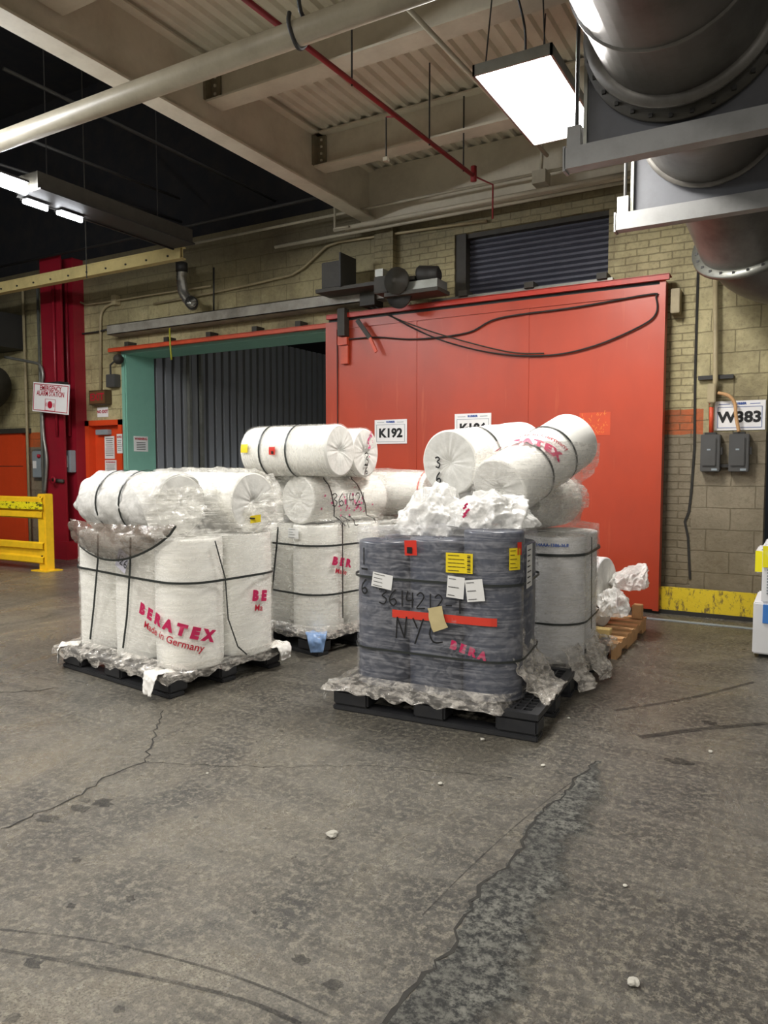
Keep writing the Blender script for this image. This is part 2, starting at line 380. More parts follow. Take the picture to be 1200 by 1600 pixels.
for i, yj in enumerate((.2, 1.8, 3.4, 5.0, 6.6)):
    if i == 0: continue
    t = thing('ceiling_joist', (-1, yj, 4.57), ['', 'cream steel joist nearest the camera, crossing the top left corner', 'cream steel joist crossing the top edge of the view', 'cream steel joist passing just behind the hanging lamp top', 'cream steel joist closest to the brick wall'][i], 'beam', 'cream joists under the corrugated deck')
    PW('beam', ibeam(B(), 'X', -4.6, 3, yj, 4.57, 4.925, .2), M['girder'], t)
    pl = B(); box(pl, -4.6, -4.5, yj - .03, yj - .008, 4.6, 4.9); box(pl, -4.628, -4.6, yj - .1, yj - .008, 4.6, 4.9)
    PW('connection_plate', pl, paint('plate_%d' % i, '#7d735c', .6, dirt=.6), t)
    for q in range(4):
        PW('bolt', bx(-4.56, -4.54, yj - .045, yj - .03, 4.64 + q * .07, 4.66 + q * .07), M['girder'], t)
    for q in range(0):
        lathe(bo, [(0, 0), (.013, 0), (.013, .012), (0, .012)], 8, Matrix.Translation((-4.55, yj - .042, 4.64 + q * .07)) @ Matrix.Rotation(-PI / 2, 4, 'X')) if False else box(bo, -4.56, -4.54, yj - .045, yj - .03, 4.64 + q * .07, 4.66 + q * .07)
t = thing('fascia_beam', (-2, 7.8, 4.3), 'cream and grey steel beam along the top of the back wall', 'beam')
PW('beam', bx(-4.74, 3, 7.66, 7.8, 4.28, 4.93), M['girder'], t); PW('flange', bx(-4.9, 3, 7.55, 7.8, 4.25, 4.275), M['girder'], t)

# pipes overhead
def pipe_thing(name, pts, r, mat, label, cat='pipe', group=None, n=0, seg=12):
    pts = [Vector(p) for p in pts]
    o = obj(name, tube(B(), pts, r, seg), M[mat], smooth=True); tag(o, label, cat, group); return o
t = thing('overhead_pipe', (-3.2, 3.42, 3.83), 'thick cream pipe crossing the upper left under the girder', 'pipe')
PW('pipe', tube(B(), [(-6.6, 3.42, 3.83), (-1.3, 3.42, 3.83)], .066, 20), M['pipe'], t, True)
hk = smooth_path([(-2.52, 3.42, 4.9), (-2.52, 3.42, 4.05), (-2.52, 3.5, 3.93), (-2.52, 3.505, 3.83), (-2.52, 3.42, 3.75), (-2.52, 3.335, 3.83), (-2.52, 3.34, 3.9)], 6)
PW('hanger', tube(B(), hk, .012, 8), M['dark'], t, True)
pa = PZ(385, 0, 4.25); pb = PZ(740, 275, 4.25)
t = thing('sprinkler_pipe', pa, 'thin red sprinkler pipe running towards the back wall', 'pipe')
d = (pb - pa); PW('pipe', tube(B(), [pa - d * .6, pb, pb], .02, 10), M['redpipe'], t, True)
PW('end_tee', tube(B(), [pb + Vector((0, 0, .09)), pb - Vector((0, 0, .05))], .03, 10), M['redpipe'], t, True)
PW('drop_pipe', tube(B(), [pb, pb + Vector((.1, .25, -.02)), pb + Vector((.1, .25, -.35))], .009, 8), M['redpipe'], t, True)
for a in (.35, .72, .93):
    q = pa + d * (a - .0); PW('hanger', tube(B(), [q + Vector((0, 0, -.03)), q + Vector((0, 0, .66))], .007, 6), M['dark'], t)
s0 = pa + d * .55
t = thing('ceiling_sprinkler', s0, 'small sprinkler head hanging on a thin drop below the red pipe', 'sprinkler')
PW('drop', tube(B(), [s0 + Vector((-.1, 0, .02)), s0 + Vector((-.1, 0, -.3))], .006, 6), M['dark'], t); PW('drop_arm', tube(B(), [s0, s0 + Vector((-.1, 0, .02))], .006, 6), M['redpipe'], t)
PW('head', bx(s0.x - .12, s0.x - .08, s0.y - .02, s0.y + .02, s0.z - .33, s0.z - .3), M['pipe'], t)
pipe_thing('conduit_strip', [PZ(630, 5, 4.45), PZ(855, 243, 4.45)], .018, 'pipe', 'cream conduit passing beside the bright hanging lamp', 'conduit')
q = PZ(855, 243, 4.45)
for nm, (pxa, pxb), zz_, r_, lb in (
        ('conduit', ((270, 388), (990, 240)), 4.42, .016, 'uppermost thin cream conduit running above the back wall'),
        ('conduit', ((430, 400), (1000, 262)), 4.40, .02, 'second cream conduit below the fascia beam over the back wall'),
        ('conduit', ((522, 357), (1000, 271)), 4.34, .024, 'lowest thick cream conduit over the back wall, ending in a rod')):
    a = PZ(*pxa, zz_); b = PZ(*pxb, zz_); a.y = b.y = (a.y + b.y) / 2 if zz_ > 4.41 else 7.5 - (4.42 - zz_) * 2
    if zz_ <= 4.41:
        a = PY(*pxa, a.y); b = PY(*pxb, a.y); b.z = a.z = (a.z + b.z) / 2; a.x = max(a.x, -6.5)
    pipe_thing(nm, [a, b], r_, 'pipe', lb, 'conduit')
pipe_thing('conduit', [PY(523, 318, 7.3), PY(523, 357, 7.3), PY(545, 354, 7.3)], .014, 'pipe', 'short vertical hanger rod left of the shutter, under the girder end', 'hanger rod')
pp = [PY(x, y, 7.66) for x, y in [(240, 475), (330, 458), (395, 444), (455, 430), (475, 418), (510, 385), (530, 378), (640, 362), (760, 345)]]
pipe_thing('conduit', pp, .016, 'tan', 'bent tan conduit climbing the wall left of the motor', 'conduit')
bm = tube(B(), [PZ(840, 260, 4.2) , PZ(848, 300, 4.1)], .02); bm.free()

# left bay: dark conduits, trough, yellow beam, tube lamps
for i, (a, b) in enumerate((((5, 107), (495, 345)), ((50, 220), (280, 310)), ((0, 257), (300, 352)))):
    pipe_thing('dark_conduit', [PZ(*a, 5.0), PZ(*b, 5.0)], .018, 'dark', ['dark conduit nearest the girder in the unlit bay', 'dark middle conduit fading out in the unlit bay', 'dark conduit just above the lighting trough in the unlit bay'][i], 'conduit', 'dark conduits in the unlit bay')
pipe_thing('dark_conduit', [PY(0, 417, 7.2), PY(500, 308, 7.2)], .018, 'dark', 'dark conduit crossing the unlit bay parallel to the back wall', 'conduit')
t = thing('light_trough', (-6.5, 5.5, 4.0), 'steel trough, dark against the light, running up to the yellow beam', 'trough')
PW('body', bx(-6.62, -6.34, 4.5, 6.5, 4.04, 4.2), M['sooty'], t); PW('lip', bx(-6.66, -6.3, 4.5, 6.5, 4.025, 4.04), M['dark'], t)  # dark colours carry the backlit shade of the trough
PW('lip', bx(-6.66, -6.64, 4.5, 6.5, 4.01, 4.06), M['dark'], t)
for ya in (4.7, 6.1): PW('hanger_rod', tube(B(), [(-6.48, ya, 4.2), (-6.48, ya, 7.4)], .006, 6), M['dark'], t)
t = thing('yellow_beam', (-9, 6.6, 3.95), 'long pale yellow steel beam hung below the dark bay', 'beam')
bm = ibeam(B(), 'X', -15, -6.62, 6.62, 3.93, 4.08, .1); box(bm, -15, -6.62, 6.575, 6.585, 3.94, 4.07); PW('beam', bm, paint('pale_yellow', '#cdbb80', .5, dirt=.3), t)
for q in range(22):
    xx = -14.6 + q * .37; PW('bolt', bx(xx, xx + .02, 6.56, 6.576, 3.97, 3.99), M['dark'], t)
for xx in (-8.3, -11.2): PW('hanger_rod', tube(B(), [(xx, 6.57, 3.9), (xx, 6.57, 7.4)], .008, 6), M['sooty'], t)
for i, (x_, y0_, y1_, z_) in enumerate(((-6.45, .9, 4.45, 4.03), (-6.63, 4.55, 4.8, 3.985), (-6.63, 4.92, 5.2, 3.985))):
    t = thing('tube_lamp', (x_, y0_, z_), ['brightest fluorescent lamp cut by the left edge of the view', 'short glowing tube under the dark trough, further left', 'short glowing tube under the dark trough, nearer the yellow beam'][i], 'lamp', 'fluorescent tubes by the dark trough')
    PW('tube', tube(B(), [(x_, y0_, z_), (x_, y1_, z_)], .022 if i else .05, 12), M['tube'] if i else M['tube_long'], t, True)
    PW('reflector', bx(x_ - .06, x_ + .06, y0_, y1_, z_ + (.05 if i == 0 else .02), z_ + (.07 if i == 0 else .025)), M['dark'], t)

# hanging high-bay lamps
def high_bay(cx, cy, cz, label, wires=True):
    t = thing('hanging_lamp', (cx, cy, cz), label, 'lamp', 'high bay lamps on the ceiling')
    P('housing', box(B(), -.255, .255, -.6, .6, .0, .05, .01), M['galv'], t)
    fr = B()
    for a in ((-.265, -.25, -.61, .61), (.25, .265, -.61, .61), (-.265, .265, -.61, -.595), (-.265, .265, .595, .61)): box(fr, *a, -.02, .05)
    P('frame', fr, M['galv'], t)
    P('diffuser', bx(-.25, .25, -.595, .595, -.012, -.002), M['lamp'], t)
    P('ballast_box', bx(-.06, .06, -.35, .35, .05, .1), M['galv'], t)
    for sx, sy in ((-.2, -.55), (.2, -.55), (-.2, .55), (.2, .55)):
        P('suspension_wire', tube(B(), [(sx, sy, .05), (sx * .7, sy * .9, 4.9 - cz)], .005, 6), M['dark'], t)
    P('power_cord', tube(B(), smooth_path([(0, -.35, .1), (.02, -.42, .3), (-.03, -.5, .6), (-.02, -.5, 4.9 - cz)], 5), .008, 6), M['dark'], t)
    ld = bpy.data.lights.new('lamp_light', 'AREA'); ld.shape = 'RECTANGLE'; ld.size = .48; ld.size_y = 1.16; ld.energy = LAMP_W; ld.color = (1, .97, .92)
    lo = bpy.data.objects.new('lamp_light', ld); COL.objects.link(lo); lo.parent = t; lo.location = (0, 0, -.03)
high_bay(-1.72, 5.2, 4.0, 'glaring white hanging lamp beside the big duct')
for a, b, c_ in LAMP_SPOTS:        # the other ceiling lamps of the hall, all behind or beside the view: their light only
    ld = bpy.data.lights.new('hall_light', 'AREA'); ld.shape = 'RECTANGLE'; ld.size = .48; ld.size_y = 1.16; ld.energy = LAMP_W; ld.color = (1, .96, .9)
    lo = bpy.data.objects.new('hall_light', ld); COL.objects.link(lo); lo.location = (a, b, c_)

# right: conduit junction box under the lamp
jb = PY(845, 278, 7.45)
t = thing('junction_box', jb, 'small cream junction box on the conduits below the bright lamp', 'junction box')
PW('box', bx(jb.x - .07, jb.x + .07, 7.38, 7.55, jb.z - .07, jb.z + .06), M['pipe'], t)
PW('riser', tube(B(), smooth_path([jb + Vector((0, 0, .05)), jb + Vector((0, 0, .35)), jb + Vector((-.05, -.2, .42))], 5), .018, 8), M['pipe'], t, True)

# big duct on the right
t = thing('air_duct', (-.67, 4, 3.85), 'huge dirty grey round air duct running to the back wall', 'duct')
DX, DZ, DR = -.66, 3.86, .45
PW('first_section', tube(B(), [(DX, .5, DZ), (DX, 4.25, DZ)], DR, 48), M['duct'], t, True)
PW('middle_section', tube(B(), [(DX, 4.4, DZ), (DX, 5.75, DZ)], DR, 48), M['duct'], t, True)
PW('seam_band', tube(B(), [(DX, 3.75, DZ), (DX, 3.77, DZ)], DR + .012, 48), M['duct'], t, True)
def ring(c, r0, r1, y0, y1, ax=Vector((0, 1, 0))):
    rot = ax.to_track_quat('Z', 'Y').to_matrix().to_4x4()
    return lathe(B(), [(r0, y0), (r1, y0), (r1, y1), (r0, y1), (r0, y0)], 48, Matrix.Translation(c) @ rot)
PW('flange', ring(Vector((DX, 4.25, DZ)), DR, DR + .06, 0, .03), M['duct'], t, True)
PW('flange', ring(Vector((DX, 4.36, DZ)), DR, DR + .09, 0, .03), M['sooty'], t, True)
PW('flange', ring(Vector((DX, 5.66, DZ)), DR, DR + .03, 0, .02), M['duct'], t, True)
for q in range(30):
    a = 2 * PI * q / 30; bo = box(B(), DX + .515 * math.cos(a) - .01, DX + .515 * math.cos(a) + .01, 4.345, 4.36, DZ + .515 * math.sin(a) - .01, DZ + .515 * math.sin(a) + .01); PW('bolt', bo, M['dark'], t)
el = smooth_path([(DX, 5.75, DZ), (DX + .02, 6.1, DZ - .04), (DX + .1, 6.6, DZ - .24), (DX + .2, 6.95, DZ - .5)], 6)
PW('elbow', tube(B(), el, DR - .02, 48), M['duct'], t, True)
ax = (el[-1] - el[-2]).normalized()
PW('flange', ring(el[-1], DR - .03, DR + .05, -.02, .02, ax), M['galv'], t, True)
a1 = ax.orthogonal().normalized(); a2 = ax.cross(a1)
for q in range(26):
    p = el[-1] + (a1 * math.cos(q * 2 * PI / 26) + a2 * math.sin(q * 2 * PI / 26)) * (DR + .01) - ax * .022; bo = box(B(), p.x - .01, p.x + .01, p.y - .01, p.y + .01, p.z - .01, p.z + .01); PW('bolt', bo, M['dark'], t)
el2 = smooth_path([el[-1], el[-1] + ax * .15, el[-1] + ax * .3 + Vector((.25, 0, -.02)), el[-1] + ax * .3 + Vector((.9, 0, -.1))], 5)
PW('tail_section', tube(B(), el2, DR - .07, 40), M['duct'], t, True)
for i, (yy, lb) in enumerate(((4.42, 'front grey bulkhead plate with channel beam carrying the duct'), (5.72, 'rear grey bulkhead plate with channel beam carrying the duct'))):
    t = thing('duct_support', (-.6, yy, 3.2), lb, 'support frame', 'bulkheads carrying the big duct')
    pl = B(); VR = []
    for y_ in (yy, yy + .02):
        for inner in (1, 0):
            rg = []
            for q in range(72):
                a = 2 * PI * q / 72; dx, dy = math.cos(a), math.sin(a)
                if inner: rg.append(pl.verts.new((DX + .46 * dx, y_, DZ + .46 * dy)))
                else:
                    rx_ = (1.16 if dx > 0 else .53) / max(abs(dx), 1e-6); ry_ = (1.04 if dy > 0 else .58) / max(abs(dy), 1e-6); r_ = min(rx_, ry_); rg.append(pl.verts.new((DX + r_ * dx, y_, DZ + r_ * dy)))
            VR.append(rg)
    for A_, C_ in ((VR[0], VR[1]), (VR[3], VR[2]), (VR[1], VR[3]), (VR[2], VR[0])):
        for q in range(72): pl.faces.new((A_[q], A_[(q + 1) % 72], C_[(q + 1) % 72], C_[q]))
    bmesh.ops.recalc_face_normals(pl, faces=pl.faces); PW('plate', pl, M['bulkhead'], t)
    ch = B(); box(ch, -1.3, .7, yy - .06, yy - .05, 3.18, 3.3); box(ch, -1.3, .7, yy - .05, yy + .03, 3.29, 3.3); box(ch, -1.3, .7, yy - .05, yy + .03, 3.18, 3.19)
    box(ch, -1.31, -1.295, yy - .06, yy + .03, 3.17, 3.31)
    PW('channel_beam', ch, M['channel'], t)
    PW('hanger_rod', tube(B(), [(-1.24, yy - .02, 3.3), (-1.24, yy - .02, 4.9)], .012, 8), M['dark'], t)
    PW('hanger_strut', bx(-1.2, -1.18, yy - .03, yy - .005, 3.3, 4.9), M['galv'], t)
    PW('clamp', bx(-1.29, -1.21, yy - .05, yy + .01, 3.3, 3.42), M['channel'], t)

# roll shutter high in the wall
t = thing('window_1', (-2.7, 7.8, 3.3), '', '', struct=True)
sl = B()
for q in range(14):
    z0 = 3.22 + q * .06
    r = [sl.verts.new(c) for c in ((-3.4, 7.86, z0), (-3.4, 7.835, z0 + .02), (-3.4, 7.835, z0 + .045), (-3.4, 7.86, z0 + .06), (-1.83, 7.86, z0), (-1.83, 7.835, z0 + .02), (-1.83, 7.835, z0 + .045), (-1.83, 7.86, z0 + .06))]
    for a in range(3): sl.faces.new((r[a], r[a + 4], r[a + 5], r[a + 1]))
PW('shutter_slats', sl, M['slats'], t)
PW('guide_rail', bx(-3.53, -3.4, 7.72, 7.9, 3.2, 4.03), M['sooty'], t); PW('head_box', bx(-3.5, -1.83, 7.75, 7.9, 3.98, 4.03), M['sooty'], t)

# teal opening with dark corrugated wall behind
t = thing('door_2', (-7, 7.8, 0), '', '', struct=True)
PW('frame', box(box(bx(-8.87, -8.85, 7.66, 8.2, 0, 3.12), -8.87, -5.1, 7.66, 8.2, 3.095, 3.12), -8.93, -8.87, 7.64, 7.7, 0, 3.17), M['teal'], t)
PW('frame', bx(-8.87, -5.1, 7.64, 7.66, 3.095, 3.15), M['teal'], t)
bm = B(); y = 8.25
while y < 15.5:      # ribbed sheet: raised ribs with deep gaps between
    box(bm, -8.97, -8.85, y, y + .12, 0, 3.76); y += .19
struct('wall_corridor', bm, M['corr'])
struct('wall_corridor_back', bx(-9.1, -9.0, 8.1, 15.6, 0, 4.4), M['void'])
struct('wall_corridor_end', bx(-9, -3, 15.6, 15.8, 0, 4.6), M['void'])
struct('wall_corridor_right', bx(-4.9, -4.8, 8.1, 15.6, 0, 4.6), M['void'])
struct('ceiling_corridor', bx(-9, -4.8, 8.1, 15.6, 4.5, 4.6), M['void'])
for i, yy in enumerate((8.88, 9.15)):
    o = obj('steel_post', bx(-8.84, -8.78, yy, yy + .05, 0, 3.7), M['galv']); tag(o, ['narrow bright steel post against the dark ribbed wall, left one', 'narrow bright steel post against the dark ribbed wall, right one'][i], 'post', 'bright posts on the dark ribbed wall')
ld = bpy.data.lights.new('corridor_light', 'AREA'); ld.energy = 190; ld.size = .5; ld.color = (.9, .95, 1)
lo = bpy.data.objects.new('corridor_light', ld); COL.objects.link(lo); lo.location = (-6.0, 9.2, 4.2); lo.rotation_euler = (0, math.radians(-40), 0)
lo = bpy.data.objects.new('corridor_light', ld); COL.objects.link(lo); lo.location = (-6.0, 12.0, 4.2); lo.rotation_euler = (0, math.radians(-35), 0)

# red sliding door
t = thing('door_1', (-3.2, 7.5, 0), '', '', struct=True)
dbm = bx(-5.12, -1.25, 7.5, 7.58, .04, 3.17)
PW('door_sheet', dbm, M['reddoor'], t)
ed = B(); box(ed, -5.14, -4.98, 7.485, 7.5, .03, 3.17); box(ed, -1.29, -1.235, 7.48, 7.6, .03, 3.2); box(ed, -5.14, -1.235, 7.488, 7.5, 3.08, 3.17)
for xx in (-3.92, -2.6): box(ed, xx - .02, xx + .02, 7.494, 7.5, .05, 3.1)
PW('edge_trim', ed, M['reddoor'], t)
PW('seam', bx(-4.975, -4.968, 7.483, 7.49, .05, 2.9), M['dark'], t)
rl = B(); box(rl, -5.1, -1.2, 7.44, 7.48, 3.2, 3.25); box(rl, -5.1, -1.2, 7.44, 7.6, 3.245, 3.255)
PW('top_rail', rl, paint('red_rail', '#bb3322', .45), t)
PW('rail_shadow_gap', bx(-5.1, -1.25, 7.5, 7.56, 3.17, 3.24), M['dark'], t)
gr = B(); rnd = random.Random(3)
for _ in range(46):
    xx = -2.02 + rnd.random() * .26; zz0 = 1.77 + rnd.random() * .2
    ribbon(gr, [(xx, 7.497, zz0), (xx + rnd.uniform(-.02, .03), 7.497, zz0 + rnd.uniform(-.03, .03))], .005, .002, (.3, 0, 1))
PW('scraped_paint', gr, paint('scraped', '#e0893c', .6, dirt=0), t)
PW('scraped_patch', bx(-2.04, -1.73, 7.4975, 7.4995, 1.75, 1.98), paint('patch', '#cf4a24', .5, dirt=.2), t)
wires = [[(585, 478), (640, 510), (700, 535), (780, 553), (860, 555), (930, 540), (1000, 510), (1025, 490), (1025, 465), (1015, 460), (900, 480), (780, 497), (730, 520), (650, 530), (590, 527), (545, 530)]]
pts = smooth_path([PY(x, y, 7.475) for x, y in wires[0]], 5)
PW('cable', tube(B(), pts, .009, 6), M['dark'], t)
pts = smooth_path([PY(x, y, 7.47) for x, y in [(562, 470), (600, 490), (680, 520), (790, 549), (850, 552)]], 5)
PW('cable', tube(B(), pts, .008, 6), M['sooty'], t)
# rail brackets/hardware above door
rb = thing('upper_track', (-2.3, 7.55, 3.3), 'grey bolted steel track mounted above the red door', 'track')
tr = B(); box(tr, -3.75, -1.75, 7.56, 7.69, 3.275, 3.31); PW('angle', tr, M['galv'], rb)
for xx in (-3.35, -2.6, -1.85): PW('bracket', bx(xx - .05, xx + .05, 7.52, 7.69, 3.3, 3.36), M['sooty'], rb)
o = obj('door_stop', bx(-1.2, -1.12, 7.55, 7.7, 2.9, 3.13, bev=.005), M['tan']); tag(o, 'small tan steel stop plate at the top right of the red door', 'door stop')
# orange rail over opening, beam
t = thing('orange_rail', (-7, 7.5, 3.2), 'orange steel rail above the teal opening', 'rail')
PW('rail', box(bx(-9.05, -5.05, 7.5, 7.56, 3.12, 3.17), -9.05, -5.05, 7.5, 7.66, 3.165, 3.175), M['orange_steel'], t)
for xx in (-8.7, -7.9, -7.1, -6.3, -5.6): PW('bracket', bx(xx - .04, xx + .04, 7.54, 7.7, 3.175, 3.25), M['sooty'], t)
t = thing('steel_channel', (-7.2, 7.5, 3.4), 'sooty grey steel channel beam above the orange rail', 'beam')
PW('channel', box(box(bx(-9.0, -4.3, 7.45, 7.46, 3.36, 3.5), -9.0, -4.3, 7.45, 7.69, 3.49, 3.5), -9.0, -4.3, 7.45, 7.69, 3.36, 3.37), paint('chan2', '#a19d92', .5, .1, dirt=.75, dirt_hex='#2e2920', sc=2.5), t)
# door operator motor group
t = thing('door_operator', (-4.4, 7.3, 3.5), 'sooty door operator with pulley and motor above the red door', 'door operator')
a = PY(512, 430, 7.3); PW('control_box', bx(-5.0, -4.72, 7.2, 7.45, 3.5, 3.8, bev=.008), M['sooty'], t); PW('side_plate', bx(-4.7, -4.68, 7.12, 7.45, 3.48, 3.86), M['dark'], t)
PW('base_plate', bx(-5.05, -3.75, 7.15, 7.44, 3.45, 3.49), M['sooty'], t)
c0 = PY(622, 440, 7.12)
rotX = Matrix.Rotation(PI / 2, 4, 'X') @ Matrix.Rotation(0, 4, 'Z')
PW('pulley', lathe(B(), [(0, 0), (.13, 0), (.145, .012), (.145, .05), (.12, .055), (.12, .07), (.03, .07), (.03, .1), (0, .1)], 32, Matrix.Translation(c0) @ rotX), M['sooty'], t, True)
c1 = c0 + Vector((-.03, .1, -.12)); PW('drive_wheel', lathe(B(), [(0, 0), (.15, 0), (.15, .03), (0, .03)], 32, Matrix.Translation(c1) @ rotX), M['dark'], t, True)
c2 = PY(664, 427, 7.2); PW('motor_body', tube(B(), [c2 + Vector((-.08, 0, -.0)), c2 + Vector((-.07, 0, 0)), c2 + Vector((.13, .05, -.02)), c2 + Vector((.15, .05, -.02))], [.07, .09, .09, .06], 20), M['dark'], t, True)
PW('motor_mount', bx(c2.x - .2, c2.x + .17, 7.15, 7.4, c2.z - .17, c2.z - .08), M['galv'], t)
PW('arm', bx(c2.x - .45, c2.x + .2, 7.1, 7.4, c2.z - .22, c2.z - .18), M['sooty'], t)
PW('gear_box', bx(c0.x - .3, c0.x - .12, 7.1, 7.35, c0.z - .1, c0.z + .08, bev=.01), M['sooty'], t)
PW('relay', bx(c0.x - .28, c0.x - .18, 7.1, 7.25, c0.z + .08, c0.z + .16), M['galv'], t)
PW('wall_bracket', bx(-4.6, -4.4, 7.4, 7.7, 3.3, 3.46), M['sooty'], t)
t = thing('hinged_latch', (-4.8, 7.44, 3.0), 'rusty latch arm hanging at the top left of the red door', 'latch')
PW('bracket', bx(-4.9, -4.8, 7.38, 7.48, 2.98, 3.3), M['sooty'], t)
a = PY(558, 500, 7.4); b = PY(578, 528, 7.4); c_ = PY(588, 550, 7.4)
PW('arm', ribbon(B(), [a, b], .05, .02, (1, 0, .3)), M['sooty'], t); PW('arm_end', ribbon(B(), [b, c_], .035, .02, (1, 0, .3)), M['orange_steel'], t)
PW('catch', box(bx(-4.93, -4.8, 7.43, 7.485, 2.88, 2.97), -4.9, -4.8, 7.45, 7.485, 2.66, 2.87), M['orange_steel'], t)

# flexible elbow duct
e = [PY(x, y, 7.45) for x, y in [(284, 425), (284, 440), (288, 460), (300, 476), (312, 476)]]; e[-1].y = 7.3
pth = smooth_path(e, 8); rr = [.068 + .007 * (i % 2) for i in range(len(pth))]
t = thing('flexible_duct', e[0], 'short shiny silver flexible elbow duct on the upper wall', 'duct')
PW('hose', tube(B(), pth, rr, 20), paint('foil', '#b9b7ae', .25, .8, dirt=.5, sc=9), t, True); PW('collar', tube(B(), [e[0] + Vector((0, 0, .12)), e[0]], .08, 20), M['dark'], t, True)
PW('end_clamp', tube(B(), [pth[-2], pth[-1]], .085, 20), M['dark'], t, True)

# wall kit left
pts = [PY(157, 608, 7.66)] + arc(PY(157, 500, 7.66), PY(157, 478, 7.66), PY(178, 474, 7.66))
pipe_thing('wall_conduit', pts, .02, 'tan', 'tan conduit dropping to the exit sign', 'conduit')
pipe_thing('wall_conduit', [PY(x, y, 7.64) for x, y in [(102, 463), (135, 476), (180, 470), (240, 460), (330, 447)]], .014, 'tan', 'thin tan conduit running along the wall left of the flexible duct', 'conduit')
o = obj('junction_box', bx(-9.08, -8.98, 7.6, 7.7, 3.83, 3.97, bev=.005), M['tan']); tag(o, 'small tan box on the conduit above the exit sign', 'junction box')
pipe_thing('wall_conduit', [PY(x, y, 7.66) for x, y in [(110, 524), (150, 519), (180, 512)]], .014, 'dark', 'dark conduit running right from the maroon column', 'conduit')
t = thing('alarm_horn', (-9.1, 7.6, 2.7), 'grey box and horn on the wall beside the teal frame', 'alarm')
PW('box', bx(-9.21, -9.02, 7.58, 7.7, 2.62, 2.81, bev=.006), M['greybox'], t); h = PY(183, 562, 7.55)
PW('horn', tube(B(), [h + Vector((-.12, .15, .05)), h + Vector((-.05, .05, .02)), h + Vector((.05, -.02, -.0))], [.03, .035, .075], 14), M['sooty'], t, True)
PW('stem', tube(B(), [(-9.12, 7.6, 2.81), (-9.12, 7.6, 2.95), h + Vector((-.1, .1, .04))], .015, 8), M['dark'], t)
t = thing('exit_sign', (-9.4, 7.6, 2.4), 'unlit brown exit sign box above the orange door', 'sign')
PW('box', bx(-9.6, -9.22, 7.58, 7.7, 2.37, 2.59, bev=.006), paint('brown_box', '#4a3a26', .4), t)
PW('lettering', on_wall(text_bm('EXIT', .15, .004), -9.41, 2.48, 7.575), M['redink'], t)
PW('chevron_panel', bx(-9.58, -9.24, 7.5785, 7.5795, 2.39, 2.57), paint('dim_lens', '#6a4a2e', .4, dirt=0), t)
o = thing('notice', (-9.43, 7.68, 2.26), 'small white notice with red writing just under the exit sign', 'sign')
PW('sheet', bx(-9.55, -9.31, 7.69, 7.698, 2.19, 2.34), M['signwhite'], o)
PW('lettering', on_wall(text_bm('NO EXIT', .062, .003), -9.43, 2.27, 7.687), M['redink'], o)
# man door
t = thing('door_3', (-9.4, 7.7, 0), '', '', struct=True)
lf = PW('leaf', bx(-9.72, -9.06, 7.78, 7.83, .01, 2.06), M['orange_door'], t)
fr = B(); box(fr, -9.82, -9.72, 7.66, 7.9, 0, 2.14); box(fr, -9.06, -8.98, 7.66, 7.9, 0, 2.14); box(fr, -9.82, -8.98, 7.66, 7.9, 2.06, 2.14)
PW('frame', fr, M['orange_door'], t)
PW('door_closer', bx(-9.62, -9.34, 7.7, 7.78, 1.92, 2.0, bev=.006), M['ltgrey'], lf)
PW('handle', tube(B(), [(-9.15, 7.76, 1.0), (-9.15, 7.72, 1.0), (-9.24, 7.72, 1.0)], .012, 8), M['galv'], lf)
def notice(x0, x1, z0, z1, y, label, head=None, hc='redink', lines=6, tilt=0):
    t = thing('notice', ((x0 + x1) / 2, y, (z0 + z1) / 2), label, 'notice')
    t0 = t; t = PW('sheet', bx(x0, x1, y, y + .004, z0, z1), M['paper'], t)
    ln = B(); h = z1 - z0; wd = x1 - x0; zt = z1 - h * .1
    if head:
        tb = text_bm(head, h * .16, h * .006); mx = max(v.co.x for v in tb.verts)
        for v in tb.verts: v.co.x *= wd * .42 / mx
        PW('heading', on_wall(tb, (x0 + x1) / 2, z1 - h * .16, y - .003), M[hc], t); zt = z1 - h * .32
    rnd = random.Random(int(abs(x0) * 100))
    for i in range(lines):
        zz_ = zt - (zt - z0 - h * .08) * i / lines; a = rnd.uniform(.08, .2) * wd
        box(ln, x0 + a, x1 - a, y - .002, y - .0005, zz_ - h * .022, zz_)
    PW('text_lines', ln, M['ink'], t)
    return t0
notice(-9.5, -9.28, 1.55, 1.9, 7.772, 'upper plain paper sheet taped to the orange door', lines=9)
notice(-9.5, -9.24, 1.32, 1.53, 7.77, 'white warning sheet with red heading on the orange door', 'WARNING')
notice(-9.5, -9.24, 1.1, 1.3, 7.772, 'lowest pale sheet taped to the orange door', lines=3)
notice(-9.08, -8.96, 1.63, 1.92, 7.652, 'narrow notice on the strip of wall between orange door and teal frame', 'NOTICE')
notice(-8.86, -8.55, 1.63, 1.87, 7.9, 'tmp') if False else None
wt = thing('notice', (-8.9, 7.63, 1.75), 'white warning notice with red heading on the teal frame', 'notice')
# the teal inner face carries the warning sheet: it lies in the reveal plane
def reveal_sheet(t, y0, y1, z0, z1, x):
    PW('sheet', bx(x, x + .004, y0, y1, z0, z1), M['paper'], t)
    tb = text_bm('WARNING', .05, .002); mx = max(v.co.x for v in tb.verts)
    for v in tb.verts: v.co = Vector((x + .006, (y0 + y1) / 2 + v.co.x * (y1 - y0) * .44 / mx, z1 - .04 + v.co.y))
    PW('heading', tb, M['redink'], t); ln = B()
    for i in range(5): box(ln, x + .004, x + .006, y0 + .05, y1 - .05, z1 - .1 - i * .026, z1 - .092 - i * .026)
    PW('text_lines', ln, M['ink'], t)
ya = [ (lambda d: (_C + d * (-8.848 / d.x)))(ray(x, 690)).y for x in (209, 231)]
reveal_sheet(wt, ya[0], ya[1], 1.66, 1.89, -8.849)
